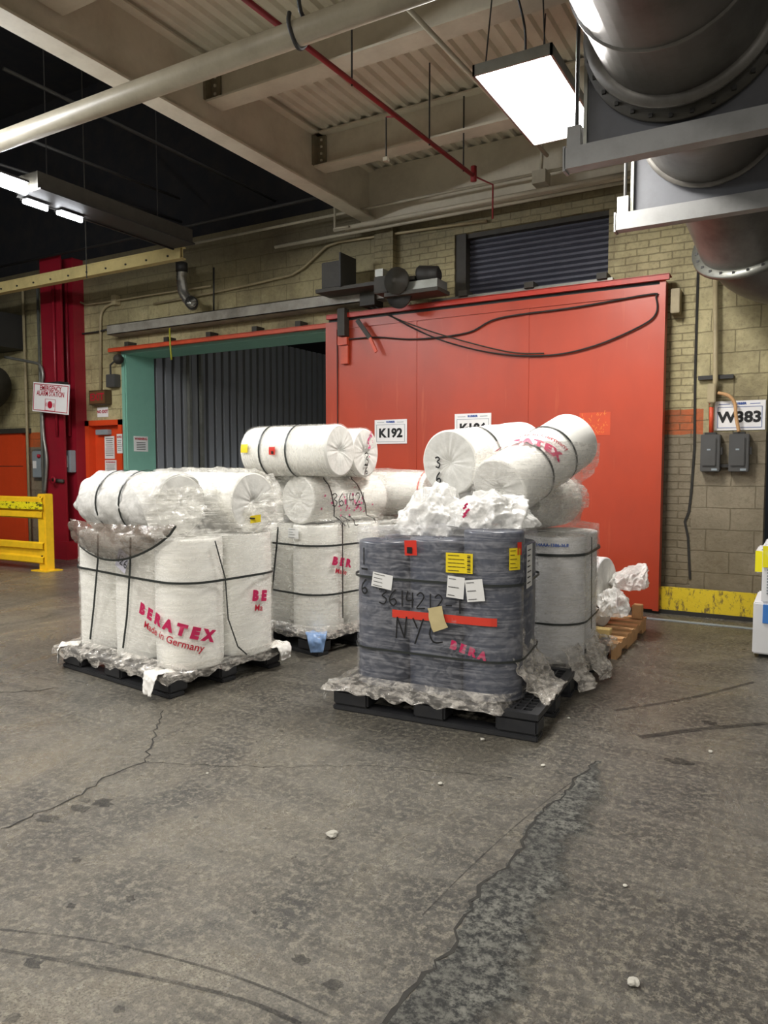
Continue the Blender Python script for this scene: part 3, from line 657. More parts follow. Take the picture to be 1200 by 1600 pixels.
# maroon column
t = thing('steel_column', (-10.05, 7.5, 0), 'tall maroon steel column against the wall', 'column')
xa, xb = PY(67, 600, 7.3).x, PY(98, 600, 7.3).x; xc, xd = PY(97, 600, 7.5).x, PY(117, 600, 7.5).x
cb = B(); box(cb, xa, xb, 7.3, 7.33, 0, 4.6); box(cb, (xa + xb) / 2, (xa + xb) / 2 + .03, 7.33, 7.68, 0, 4.6); box(cb, xa, xb, 7.65, 7.68, 0, 4.6)
PW('shaft', cb, M['maroon'], t); PW('brick_casing', bx(xc - .1, xd, 7.5, 7.7, 0, 4.6), M['maroon'], t)
PW('base', bx(xa - .03, xd, 7.28, 7.7, 0, .28), M['maroon'], t)
for i, (x_, yy) in enumerate(((PY(60, 500, 7.55).x, 7.55), (PY(37, 500, 7.62).x, 7.62), (PY(84, 500, 7.27).x, 7.27), (PY(104, 500, 7.47).x, 7.47))):
    pipe_thing('vertical_conduit', [(x_, yy, 0 if i < 2 else 1.9), (x_, yy, 4.3)], .022, ['galv', 'tan', 'maroon', 'maroon'][i], ['bright steel conduit left of the maroon column', 'tan conduit further left of the maroon column', 'maroon conduit on the column face, left', 'maroon conduit on the column side, right'][i], 'conduit')
pts = smooth_path([PY(x, y, 7.25) for x, y in [(8, 558), (45, 565), (62, 570), (67, 585), (66, 600), (66, 640), (68, 680), (73, 720), (70, 770)]], 5)
pipe_thing('bent_conduit', pts, .022, 'galv', 'bent bright conduit passing behind the alarm station sign', 'conduit')
# alarm sign, slightly tilted
sg = thing('alarm_station_sign', (-10.1, 7.12, 2.45), 'white emergency alarm station sign hung on the maroon column', 'sign')
o0 = PY(78, 622, 7.12); cx, cz = o0.x, o0.z; W_, H_ = .84, .44; ang = math.radians(-6)
def sgn(bm):
    for v in bm.verts:
        x_, z_ = v.co.x, v.co.z; v.co.x = cx + x_ * math.cos(ang) - z_ * math.sin(ang); v.co.z = cz + x_ * math.sin(ang) + z_ * math.cos(ang)
    return bm
bd = PW('board', sgn(bx(-W_ / 2, W_ / 2, 7.13, 7.14, -H_ / 2, H_ / 2)), M['signwhite'], sg)
br_ = B()
for a in ((-W_ / 2 + .02, W_ / 2 - .02, H_ / 2 - .03, H_ / 2 - .02), (-W_ / 2 + .02, W_ / 2 - .02, -H_ / 2 + .02, -H_ / 2 + .03), (-W_ / 2 + .02, -W_ / 2 + .03, -H_ / 2 + .02, H_ / 2 - .02), (W_ / 2 - .03, W_ / 2 - .02, -H_ / 2 + .02, H_ / 2 - .02)): box(br_, a[0], a[1], 7.125, 7.13, a[2], a[3])
PW('border', sgn(br_), M['redink'], bd)
for tx, dz in (('EMERGENCY', .14), ('ALARM STATION', .06)):
    tb = text_bm(tx, .105, .0015, stretch=.8 if dz < .1 else .84); on_wall(tb, 0, dz, 7.124); PW('lettering', sgn(tb), M['redink'], bd)
fb = B()
for a in ((-.12, .12, -.015, -.02), (-.12, .12, -.185, -.19), (-.12, -.115, -.19, -.015), (.115, .12, -.19, -.015)): box(fb, a[0], a[1], 7.125, 7.13, min(a[2:]), max(a[2:]))
for s in (-1, 1):
    for rr_ in (.085, .1): ribbon(fb, [(s * rr_ * math.cos(q / 5 - .4), 7.126, -.1 + .8 * rr_ * math.sin(q / 5 - .4)) for q in range(5)], .004, .004, (1, 0, .2))
PW('pictogram_frame', sgn(fb), M['redink'], bd)
PW('pictogram_button', sgn(lathe(B(), [(0, 0), (.055, 0), (.055, .004), (.012, .004), (.012, .006), (0, .006)], 24, Matrix.Translation((0, 7.126, -.1)) @ rotX)), M['redink'], sg)
PW('mounting_bracket', bx(cx - .1, cx + .2, 7.14, 7.3, cz + .2, cz + .24), M['dark'], sg)
xl = PY(50, 720, 7.6).x
t = thing('alarm_box', (-10.6, 7.4, 1.4), 'blue grey switch box with white label beside the yellow gate', 'switch box')
PW('box', bx(xl, xl + .24, 7.6, 7.68, 1.25, 1.68, bev=.01), M['ltgrey'], t); PW('label_plate', bx(xl + .03, xl + .11, 7.59, 7.6, 1.4, 1.52), M['paper'], t); PW('backplate', bx(xl - .08, xl + .33, 7.68, 7.7, 1.2, 1.72), M['galv'], t)
PW('red_lamp', lathe(B(), [(0, 0), (.03, 0), (.03, .03), (0, .05)], 12, Matrix.Translation((xl + .2, 7.6, 1.6)) @ rotX), M['redink'], t, True)
t = thing('pull_station', (-9.9, 7.4, 1.5), 'light grey call box on the maroon column', 'switch box')
xp = PY(97, 720, 7.4).x; PW('box', bx(xp, xp + .2, 7.4, 7.5, 1.34, 1.68, bev=.008), M['ltgrey'], t); PW('label_plate', bx(xp + .03, xp + .13, 7.393, 7.4, 1.42, 1.6), M['paper'], t)
PW('red_mark', bx(xp + .06, xp + .09, 7.388, 7.393, 1.52, 1.58), M['redink'], t)
t = thing('valve', (-10.2, 7.2, 1.15), 'dark valve with red handwheel low on the maroon column', 'valve')
v0 = PY(82, 750, 7.2); PW('body', tube(B(), [v0 + Vector((-.15, .08, 0)), v0 + Vector((.15, .08, -.02))], .03, 10), M['sooty'], t, True); PW('wheel', ring(v0, .03, .06, 0, .015), M['maroon'], t, True)
# far left orange door and dark duct
t = thing('door_4', (-11.8, 7.6, 0), '', '', struct=True)
PW('leaf', bx(-12.6, -11.3, 7.6, 7.66, 0, 1.98), M['orange_door'], t); PW('header', bx(-12.6, -11.2, 7.55, 7.7, 1.98, 2.06), M['sooty'], t)
PW('panel_seam', bx(-12.6, -11.3, 7.595, 7.6, 1.43, 1.44), M['dark'], t); PW('sheet', bx(-12.3, -12.03, 7.592, 7.6, 1.7, 2.0), M['paper'], t)
bm = tube(B(), smooth_path([(-13.6, 7.1, 2.95), (-12.4, 7.1, 2.92), (-11.8, 7.1, 2.8), (-11.35, 7.12, 2.68)], 6), .36, 28); o = obj('dark_duct', bm, M['sooty'], smooth=True); tag(o, 'dark sooty round duct bending down at the far left edge', 'duct')
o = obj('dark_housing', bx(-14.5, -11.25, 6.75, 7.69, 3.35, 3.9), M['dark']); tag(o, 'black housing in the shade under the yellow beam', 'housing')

# yellow gate
t = thing('guard_rail', (-9.0, 6.4, 0), 'yellow steel guard rail with caution tape at the left', 'guard rail')
g0 = PZ(78, 892, 0); g1 = PZ(-60, 878, 0); dv = (g1 - g0).normalized(); nrm = Vector((-dv.y, dv.x, 0))
def gbox(s0, s1, n0, n1, z0, z1, bev=0):
    bm = box(B(), s0, s1, n0, n1, z0, z1, bev)
    for v in bm.verts: v.co = g0 + dv * v.co.x + nrm * v.co.y + Vector((0, 0, v.co.z))
    return bm
PW('post', gbox(-.02, .13, -.07, .07, 0, 1.06, .01), M['yellow'], t); PW('base_plate', gbox(-.1, .22, -.13, .13, 0, .015), M['yellow'], t)
PW('post', gbox(2.2, 2.34, -.07, .07, 0, 1.06, .01), M['yellow'], t)
for zc in (.87, .25):
    prof = [(-.02, .15), (-.05, .13), (-.05, .06), (-.01, .04), (-.01, -.04), (-.05, -.06), (-.05, -.13), (-.02, -.15)]
    rb_ = B(); A = [rb_.verts.new(g0 + dv * .0 + nrm * (-.05 if nrm.y > 0 else .05) + nrm * (p[0] * (1 if nrm.y > 0 else -1)) + Vector((0, 0, zc + p[1]))) for p in prof]
    C2 = [rb_.verts.new(v.co + dv * 2.3) for v in A]
    for i in range(len(A) - 1): rb_.faces.new((A[i], A[i + 1], C2[i + 1], C2[i]))
    PW('rail', rb_, M['yellow'], t)
sgy = -1 if nrm.y > 0 else 1
k = N('caution_tape'); c = k.mix(k.ramp(k.noise((14, 14, 30), 6, .8), [(.52, 0.0), (.56, 1.0)]), lin('#e8da1e'), lin('#26261c')); k.set(c, .45); M['caution'] = k.m
PW('caution_tape', gbox(-.03, 2.3, sgy * .112 - .002, sgy * .112 + .002, .85, .95), M['caution'], t)
for z_ in (.2, .35, .8, .95, 1.0):
    p = g0 + dv * .05 + nrm * sgy * .075; bo = box(B(), p.x - .01, p.x + .01, p.y - .01, p.y + .01, z_, z_ + .02); PW('bolt', bo, M['dark'], t)

# right wall kit
t = thing('location_sign', (-.59, 7.68, 1.9), 'white RUBBER W383 location sign on the block wall', 'sign')
def locsign(t, x0, x1, z0, z1, y, txt):
    t = PW('board', bx(x0, x1, y, y + .006, z0, z1), M['signwhite'], t); wd = x1 - x0; h = z1 - z0; b = B()
    ix0, ix1, iz0, iz1 = x0 + .06 * wd, x1 - .06 * wd, z0 + .08 * h, z1 - .2 * h
    for a in ((ix0, ix1, iz0, iz0 + .004), (ix0, ix1, iz1 - .004, iz1), (ix0, ix0 + .004, iz0, iz1), (ix1 - .004, ix1, iz0, iz1)): box(b, a[0], a[1], y - .003, y, a[2], a[3])
    box(b, x0 + .08 * wd, x0 + .3 * wd, y - .002, y, z1 - .12 * h, z1 - .1 * h); box(b, x1 - .3 * wd, x1 - .1 * wd, y - .002, y, z1 - .12 * h, z1 - .1 * h)
    PW('border', b, M['ltgrey'] if txt[0] == 'K' else M['blueink'], t)
    PW('small_lettering', on_wall(text_bm('RUBBER', .1 * h, .002, spacing=1.15), (x0 + x1) / 2, z1 - .1 * h, y - .003), M['blueink'], t)
    tb = text_bm(txt, .5 * h, .006); mx = max(v.co.x for v in tb.verts)
    for v in tb.verts: v.co.x *= wd * (.42 if txt[0] == 'W' else .37) / mx
    PW('lettering', on_wall(tb, (x0 + x1) / 2, z0 + .43 * h, y - .003), M['ink'], t)
locsign(t, -.8, -.37, 1.78, 2.055, 7.688, 'W383')
t = thing('location_sign', (-4.23, 7.49, 1.84), 'white RUBBER K192 location sign on the red door', 'sign'); locsign(t, -4.45, -4.02, 1.7, 1.98, 7.488, 'K192')
t = thing('location_sign', (-3.2, 7.49, 1.86), 'white location sign half hidden behind the tilted rolls on the red door', 'sign'); locsign(t, -3.42, -2.99, 1.72, 2.015, 7.488, 'K186')
for i, x0 in enumerate((-.905, -.66)):
    t = thing('disconnect_switch', (x0 + .08, 7.6, 1.5), ['dark grey disconnect switch box, left one of the pair', 'dark grey disconnect switch box, right one under the W383 sign'][i], 'switch box', 'disconnect boxes on the block wall')
    PW('box', bx(x0, x0 + .17, 7.58, 7.7, 1.39, 1.74, bev=.006), M['greybox'], t); cv_ = PW('cover', bx(x0 + .015, x0 + .14, 7.562, 7.58, 1.44, 1.71, bev=.008), M['greybox'], t)
    PW('label_plate', bx(x0 + .06, x0 + .09, 7.558, 7.562, 1.59, 1.605), M['ltgrey'], cv_); PW('label_plate', bx(x0 + .1, x0 + .15, 7.575, 7.58, 1.4, 1.42), M['ltgrey'], t)
    PW('lever', bx(x0 + .17, x0 + .19, 7.6, 7.64, 1.55, 1.62), M['dark'], t)
    PW('hub', bx(x0 + .03, x0 + .13, 7.6, 7.68, 1.74, 1.76), M['dark'], t)
o = obj('link_conduit', bx(-.75, -.64, 7.63, 7.69, 1.43, 1.46), M['dark']); tag(o, 'short black conduit joining the two disconnect boxes', 'conduit')
pipe_thing('riser_conduit', [PY(1118, 360, 7.62), PY(1118, 595, 7.62), PY(1112, 636, 7.62)], .024, 'tan', 'tan riser conduit dropping to the disconnect boxes', 'conduit')
a = PY(1112, 615, 7.62); o = obj('conduit_fitting', bx(a.x - .035, a.x + .035, 7.58, 7.67, a.z - .09, a.z + .09, bev=.008), M['tan']); tag(o, 'tan fitting box at the lower end of the riser conduit', 'conduit fitting')
pipe_thing('orange_conduit', [(a.x, 7.62, a.z - .08), (a.x + .005, 7.62, 1.76)], .02, 'orange_steel', 'short orange conduit entering the left disconnect box', 'conduit')
b0 = PY(1122, 614, 7.62); pipe_thing('orange_conduit', smooth_path([b0, PY(1138, 618, 7.6), PY(1148, 630, 7.6), PY(1150, 650, 7.6), Vector((-.58, 7.6, 1.76))], 5), .016, 'wood', 'bent orange brown conduit over the W383 sign', 'conduit')
a = PY(1091, 592, 7.66); b = PY(1146, 592, 7.66); t = thing('strut_channel', a, 'short black strut channel clamping the riser conduit', 'bracket'); PW('channel', bx(a.x, b.x, 7.645, 7.69, a.z - .012, a.z + .025), M['dark'], t)
# yellow kick plate
t = thing('kick_plate', (-.9, 7.55, 0), 'worn yellow steel kick plate along the foot of the wall', 'kick plate')
PW('plate', bx(-1.42, .6, 7.56, 7.6, .04, .262), M['yworn'], t); PW('foot', bx(-1.42, .6, 7.55, 7.69, 0, .04), M['dark'], t)
o = obj('floor_seam', bx(-1.4, .8, 7.2, 7.26, 0, .006), M['ltgrey']); tag(o, 'pale steel strip set in the floor by the kick plate', 'floor strip')

# white cabinet with spray paint at right edge
t = thing('white_cabinet', (.05, 6.5, 0), 'white louvred plastic cabinet sprayed yellow and blue at the right edge', 'cabinet')
PW('lower_body', bx(-.335, .35, 6.15, 6.75, .03, .42, bev=.01), M['white'], t)
PW('upper_body', bx(-.285, .35, 6.15, 6.75, .42, .86, bev=.012), M['white'], t)
PW('lid', bx(-.26, .33, 6.18, 6.72, .86, .9, bev=.01), M['white'], t)
PW('side_tank', bx(-.335, -.285, 6.25, 6.6, .63, .81, bev=.01), M['white'], t)
lv = B()
for i in range(9): box(lv, -.25, .3, 6.14, 6.15, .49 + i * .022, .5 + i * .022)
PW('louvres', lv, M['ltgrey'], t)
sp_ = N('spray_yellow'); sp_.set(sp_.mix(sp_.ramp(sp_.noise(4), [(.3, 0.0), (.5, 1.0)]), lin('#f0ef9a'), lin('#f2e81a')), .45)
PW('yellow_paint_patch', box(bx(-.282, .34, 6.14, 6.149, .69, .85), -.337, -.288, 6.243, 6.249, .64, .8), sp_.m, t)
PW('blue_paint_patch', bx(-.27, .3, 6.14, 6.149, .27, .41), paint('spray_blue', '#2f7ad0', .45, dirt=.2, dirt_hex='#9fc0ea'), t)
for xx in (-.25, .25): PW('foot', bx(xx - .04, xx + .04, 6.2, 6.7, 0, .03), M['dark'], t)

# floor cracks and broken patch
def crack(pxs, wd, seed, label):
    P_ = [PZ(*p, .002) for p in pxs]; out = []; rnd = random.Random(seed)
    for a, b in zip(P_, P_[1:]):
        n_ = max(2, int((b - a).length / .04))
        for i in range(n_): q = a.lerp(b, i / n_); q += Vector((rnd.uniform(-.014, .014), rnd.uniform(-.014, .014), 0)); out.append(q)
    out.append(P_[-1]); bm = B(); prev = None
    for i, q in enumerate(out):
        t_ = (out[min(i + 1, len(out) - 1)] - out[max(i - 1, 0)]).normalized(); s_ = Vector((-t_.y, t_.x, 0)) * wd * rnd.uniform(.3, 1)
        cur = (bm.verts.new(q + s_), bm.verts.new(q - s_))
        if prev: bm.faces.new((prev[0], prev[1], cur[1], cur[0]))
        prev = cur
    struct('trim_floor_crack', bm, M['crack'])
crack([(0, 1297), (60, 1270), (120, 1245), (165, 1215), (225, 1190), (240, 1150), (255, 1110)], .005, 1, '')
crack([(225, 1190), (330, 1196), (450, 1198), (540, 1196), (640, 1200), (800, 1215)], .0025, 2, '')
crack([(0, 1082), (50, 1080), (85, 1074)], .006, 3, '')
crack([(935, 1188), (900, 1215), (880, 1242), (850, 1262), (825, 1290), (815, 1330), (780, 1360), (750, 1385), (735, 1420), (715, 1455), (700, 1490), (660, 1525), (640, 1550), (600, 1600)], .009, 4, '')
edge = [(935, 1188), (900, 1215), (880, 1242), (850, 1262), (825, 1290), (815, 1330), (780, 1360), (750, 1385), (735, 1420), (715, 1455), (700, 1490), (660, 1525), (640, 1550), (600, 1600), (560, 1680)]
rnd = random.Random(9); rows = []
rgt = [(945, 1190), (975, 1225), (990, 1262), (1000, 1290), (1010, 1320), (1010, 1350), (1015, 1375), (1010, 1400), (1000, 1430), (990, 1460), (975, 1490), (970, 1530), (970, 1560), (980, 1600), (985, 1680)]
bm = B(); cl = bm.loops.layers.float_color.new('fade'); val = {}
for i in range(len(edge) - 1):
    for j in range(6):
        f_ = j / 6
        a = PZ(edge[i][0] * (1 - f_) + edge[i + 1][0] * f_, edge[i][1] * (1 - f_) + edge[i + 1][1] * f_, .0015); b = PZ(rgt[i][0] * (1 - f_) + rgt[i + 1][0] * f_, rgt[i][1] * (1 - f_) + rgt[i + 1][1] * f_, .0015)
        a += Vector((rnd.uniform(-.014, .014), rnd.uniform(-.008, .008), 0)); row = []
        for q in range(9):
            v = bm.verts.new(a.lerp(b, q / 8)); val[v] = q / 8; row.append(v)
        rows.append(row)
for A_, C_ in zip(rows, rows[1:]):
    for q in range(8):
        fc = bm.faces.new((A_[q], A_[q + 1], C_[q + 1], C_[q]))
        for lp in fc.loops: g = val[lp.vert]; lp[cl] = (g, g, g, 1)
struct('trim_floor_patch', bm, M['broken'])
k = N('floor_stain'); k.set(lin('#1d1c1b'), .6)
al = k.ramp(k.noise(7, 8, .7), [(.3, .1), (.7, .7)]); tr = k.n('BsdfTransparent'); mx = k.n('MixShader'); k.l(al, mx.inputs[0]); k.l(tr.outputs[0], mx.inputs[1]); k.l(k.b.outputs[0], mx.inputs[2]); k.l(mx.outputs[0], k.out.inputs[0]); M['stain'] = k.m
def track(pxs, wd):
    pts = smooth_path([PZ(x, y, .0012) for x, y in pxs], 8); bm = B(); prev = None
    for i, q in enumerate(pts):
        t_ = (pts[min(i + 1, len(pts) - 1)] - pts[max(i - 1, 0)]).normalized(); n_ = Vector((-t_.y, t_.x, 0)) * wd / 2 * (1 + .3 * nz(q, 8)); cur = (bm.verts.new(q + n_), bm.verts.new(q - n_))
        if prev: bm.faces.new((prev[0], prev[1], cur[1], cur[0]))
        prev = cur
    struct('trim_tyre_mark', bm, M['stain'])
track([(0, 1484), (120, 1505), (250, 1530), (380, 1562), (470, 1600)], .014); track([(0, 1452), (150, 1470), (300, 1505), (420, 1545), (520, 1590)], .009)
track([(1180, 1065), (1080, 1090), (960, 1110)], .03); track([(1200, 1130), (1090, 1140), (1000, 1152)], .05); track([(930, 1195), (830, 1270), (740, 1350), (660, 1430)], .006)
rnd = random.Random(21)
for px, py, r_ in ((75, 1279, .05), (128, 1263, .045), (160, 1254, .05), (130, 1250, .03), (120, 1343, .02), (203, 1404, .022), (55, 1504, .03), (112, 1415, .02), (520, 1540, .03), (186, 1577, .02), (20, 1590, .025), (1060, 1190, .06), (1110, 1130, .05), (345, 1330, .01), (398, 1425, .012), (568, 1358, .012), (470, 1500, .03)):
    p = PZ(px, py, .0013); bm = B(); bm.faces.new([bm.verts.new(p + Vector((r_ * math.cos(a) * rnd.uniform(.6, 1.4), r_ * math.sin(a) * rnd.uniform(.4, 1), 0))) for a in [q * PI / 7 for q in range(14)]]); struct('trim_floor_stain', bm, M['stain'])
for i, (px, py, r_, lb) in enumerate(((519, 1307, .022, 'pale crumb of debris in the middle of the floor'), (688, 1226, .012, 'small white chip on the floor below the black pallet'), (848, 1197, .01, 'small white chip right of the black pallet'), (990, 1539, .018, 'pale pebble on the floor at the bottom right'), (754, 1157, .014, 'pale crumb beside the black pallet foot'), (324, 1209, .008, 'tiny pale chip near the long floor crack'), (977, 1385, .008, 'tiny chip on the floor right of the broken patch'), (889, 1123, .01, 'small white chip behind the black pallet corner'), (1110, 1176, .012, 'white chip on the floor at the right'))):
    p = PZ(px, py, 0); bm = B(); bmesh.ops.create_icosphere(bm, subdivisions=2, radius=r_)
    for v in bm.verts: v.co *= 1 + .5 * nz(v.co, 60, i); v.co.z *= .45
    zm = min(v.co.z for v in bm.verts)
    for v in bm.verts: v.co += Vector((p.x, p.y, -zm))
    o = obj('floor_debris', bm, M['stone']); tag(o, lb, 'debris', 'chips of debris on the floor')

# ================================================================ pallets
def plastic_pallet(A, ang, W=1.22, D=1.0, label=''):
    t = thing('plastic_pallet', (A[0], A[1], 0), label, 'pallet', 'black plastic pallets', math.radians(ang))
    H = .15
    d = B(); box(d, 0, W, 0, .05, .118, H); box(d, 0, W, D - .05, D, .118, H); box(d, 0, .05, .05, D - .05, .118, H); box(d, W - .05, W, .05, D - .05, .118, H)
    n = 22
    for i in range(1, n): x_ = .05 + (W - .1) * i / n; box(d, x_ - .005, x_ + .005, .05, D - .05, .128, H - .002)
    n = 16
    for i in range(1, n): y_ = .05 + (D - .1) * i / n; box(d, .05, W - .05, y_ - .005, y_ + .005, .128, H - .003)
    P('deck', d, M['blackplastic'], t)
    for i, (x0, x1) in enumerate(((0, .24), (W / 2 - .1, W / 2 + .1), (W - .24, W))):
        for j, (y0, y1) in enumerate(((0, .16), (D / 2 - .08, D / 2 + .08), (D - .16, D))):
            f_ = B(); box(f_, x0 + .005, x1 - .005, y0 + .005, y1 - .005, .03, .118, .012); P('foot', f_, M['blackplastic'], t)
    for y0 in (0.004, D / 2 - .06, D - .124): P('bottom_runner', bx(0.004, W - .004, y0, y0 + .12, 0, .03, bev=.006), M['blackplastic'], t)
    return t
Lf = lambda A, ang: (lambda u, v, z=0: Vector((A[0] + u * math.cos(math.radians(ang)) - v * math.sin(math.radians(ang)), A[1] + u * math.sin(math.radians(ang)) + v * math.cos(math.radians(ang)), z)))

# ================================================================ rolls
def roll(loc, axis, R, L, label, group, body='roll', end='rollend', seed=0, core=True, sag=.004):
    """axis: direction of the roll from its base end (loc) to the far end"""
    ax = Vector(axis).normalized(); rot = ax.to_track_quat('Z', 'Y').to_matrix()
    t = thing('film_roll', loc, label, 'roll', group, rot)
    bm = B(); prof = [(R - .012, 0), (R - .003, .004), (R, .014)] + [(R, .014 + (L - .028) * i / 12) for i in range(1, 13)] + [(R - .003, L - .004), (R - .012, L)]
    lathe(bm, prof, 56)
    for v in bm.verts:
        n_ = Vector((v.co.x, v.co.y, 0)).normalized(); v.co += n_ * sag * nz(v.co, 7, seed)
    P('outer_wrap', bm, M[body], t, True)
    for zz_, s_ in ((0, -1), (L, 1)):
        e_ = B(); rings = []; rs = (.0, .02, .05, .09, R * .6, R * .8, R - .012)
        for ri, r_ in enumerate(rs):
            if ri == 0: rings.append([e_.verts.new((0, 0, zz_ - s_ * .02))]); continue
            rg = []
            for j in range(72):
                a = 2 * PI * j / 72; pl_ = nz((math.cos(a) * 5, math.sin(a) * 5, zz_), 1.6, seed) * .012 * (1 - abs(r_ / R - .5))
                dip = -.02 if r_ < .03 else 0
                rg.append(e_.verts.new((r_ * math.cos(a), r_ * math.sin(a), zz_ + s_ * (dip + pl_ * (1 if ri < 6 else 0)))))
            rings.append(rg)
        for j in range(72): e_.faces.new((rings[0][0], rings[1][j], rings[1][(j + 1) % 72]))
        for A_, C_ in zip(rings[1:], rings[2:]):
            for j in range(72): e_.faces.new((A_[j], C_[j], C_[(j + 1) % 72], A_[(j + 1) % 72]))
        if s_ < 0: bmesh.ops.reverse_faces(e_, faces=e_.faces)
        P('end_wrap', e_, M[end], t, True)
    t['_R'] = R
    return t
def wrap_on(t, bm, name, mat, R, a0, h0, eps=.004, rotd=0, flip=1, label=None):
    """wrap a flat drawing on the roll: x runs round it, y along it"""
    cr_, sr_ = math.cos(math.radians(rotd)), math.sin(math.radians(rotd))
    for v in bm.verts:
        s_, t_ = v.co.x, v.co.y; s_, t_ = s_ * cr_ - t_ * sr_, s_ * sr_ + t_ * cr_
        a = a0 + flip * s_ / R; v.co = Vector(((R + eps) * math.cos(a), (R + eps) * math.sin(a), h0 + t_))
    return P(name, bm, mat, t, False, label)
def flat_grid(w_, h_, n=8):
    bm = B(); bmesh.ops.create_grid(bm, x_segments=n, y_segments=2, size=.5)
    for v in bm.verts: v.co.x *= w_; v.co.y *= h_
    return bm
def script_strokes(strokes, wd=.008):
    bm = B()
    for s_ in strokes:
        sp3 = smooth_path([(a, b, 0) for a, b in s_], 3) if len(s_) > 2 else [Vector((a, b, 0)) for a, b in s_]
        prev = None
        for i, q in enumerate(sp3):
            t_ = (sp3[min(i + 1, len(sp3) - 1)] - sp3[max(i - 1, 0)]).normalized(); n_ = Vector((-t_.y, t_.x, 0)) * wd / 2
            cur = (bm.verts.new(q + n_), bm.verts.new(q - n_))
            if prev: bm.faces.new((prev[0], prev[1], cur[1], cur[0]))
            prev = cur
    return bm
HAND = {'3': [[(0, .9), (.3, 1), (.5, .8), (.2, .55), (.5, .35), (.35, .02), (0, .1)]], '6': [[(.45, 1), (.1, .6), (.05, .2), (.3, 0), (.5, .2), (.35, .42), (.08, .3)]],
        '1': [[(.2, 1), (.2, 0)]], '4': [[(.1, 1), (0, .45), (.5, .5)], [(.42, .95), (.4, 0)]], '2': [[(0, .8), (.25, 1), (.48, .75), (.2, .3), (0, 0), (.55, .05)]],
        '-': [[(0, .4), (.4, .42)]], 'N': [[(0, 0), (.05, .95)], [(.05, .95), (.4, .05)], [(.4, .05), (.5, 1)]], 'Y': [[(0, 1), (.22, .55)], [(.5, 1), (.1, -.15)]],
        'C': [[(.5, .9), (.15, .85), (.0, .4), (.2, .05), (.6, .1)]], '/': [[(-.1, .5), (.6, .5)]], ' ': []}
def handwrite(txt, size, wd=.008, gap=.72, slope=0):
    st = []; x_ = 0
    for ch in txt:
        for s_ in HAND[ch]: st.append([((x_ + a) * size, b * size + x_ * size * slope) for a, b in s_])
        x_ += gap if ch != '1' else gap * .7
    return script_strokes(st, wd)

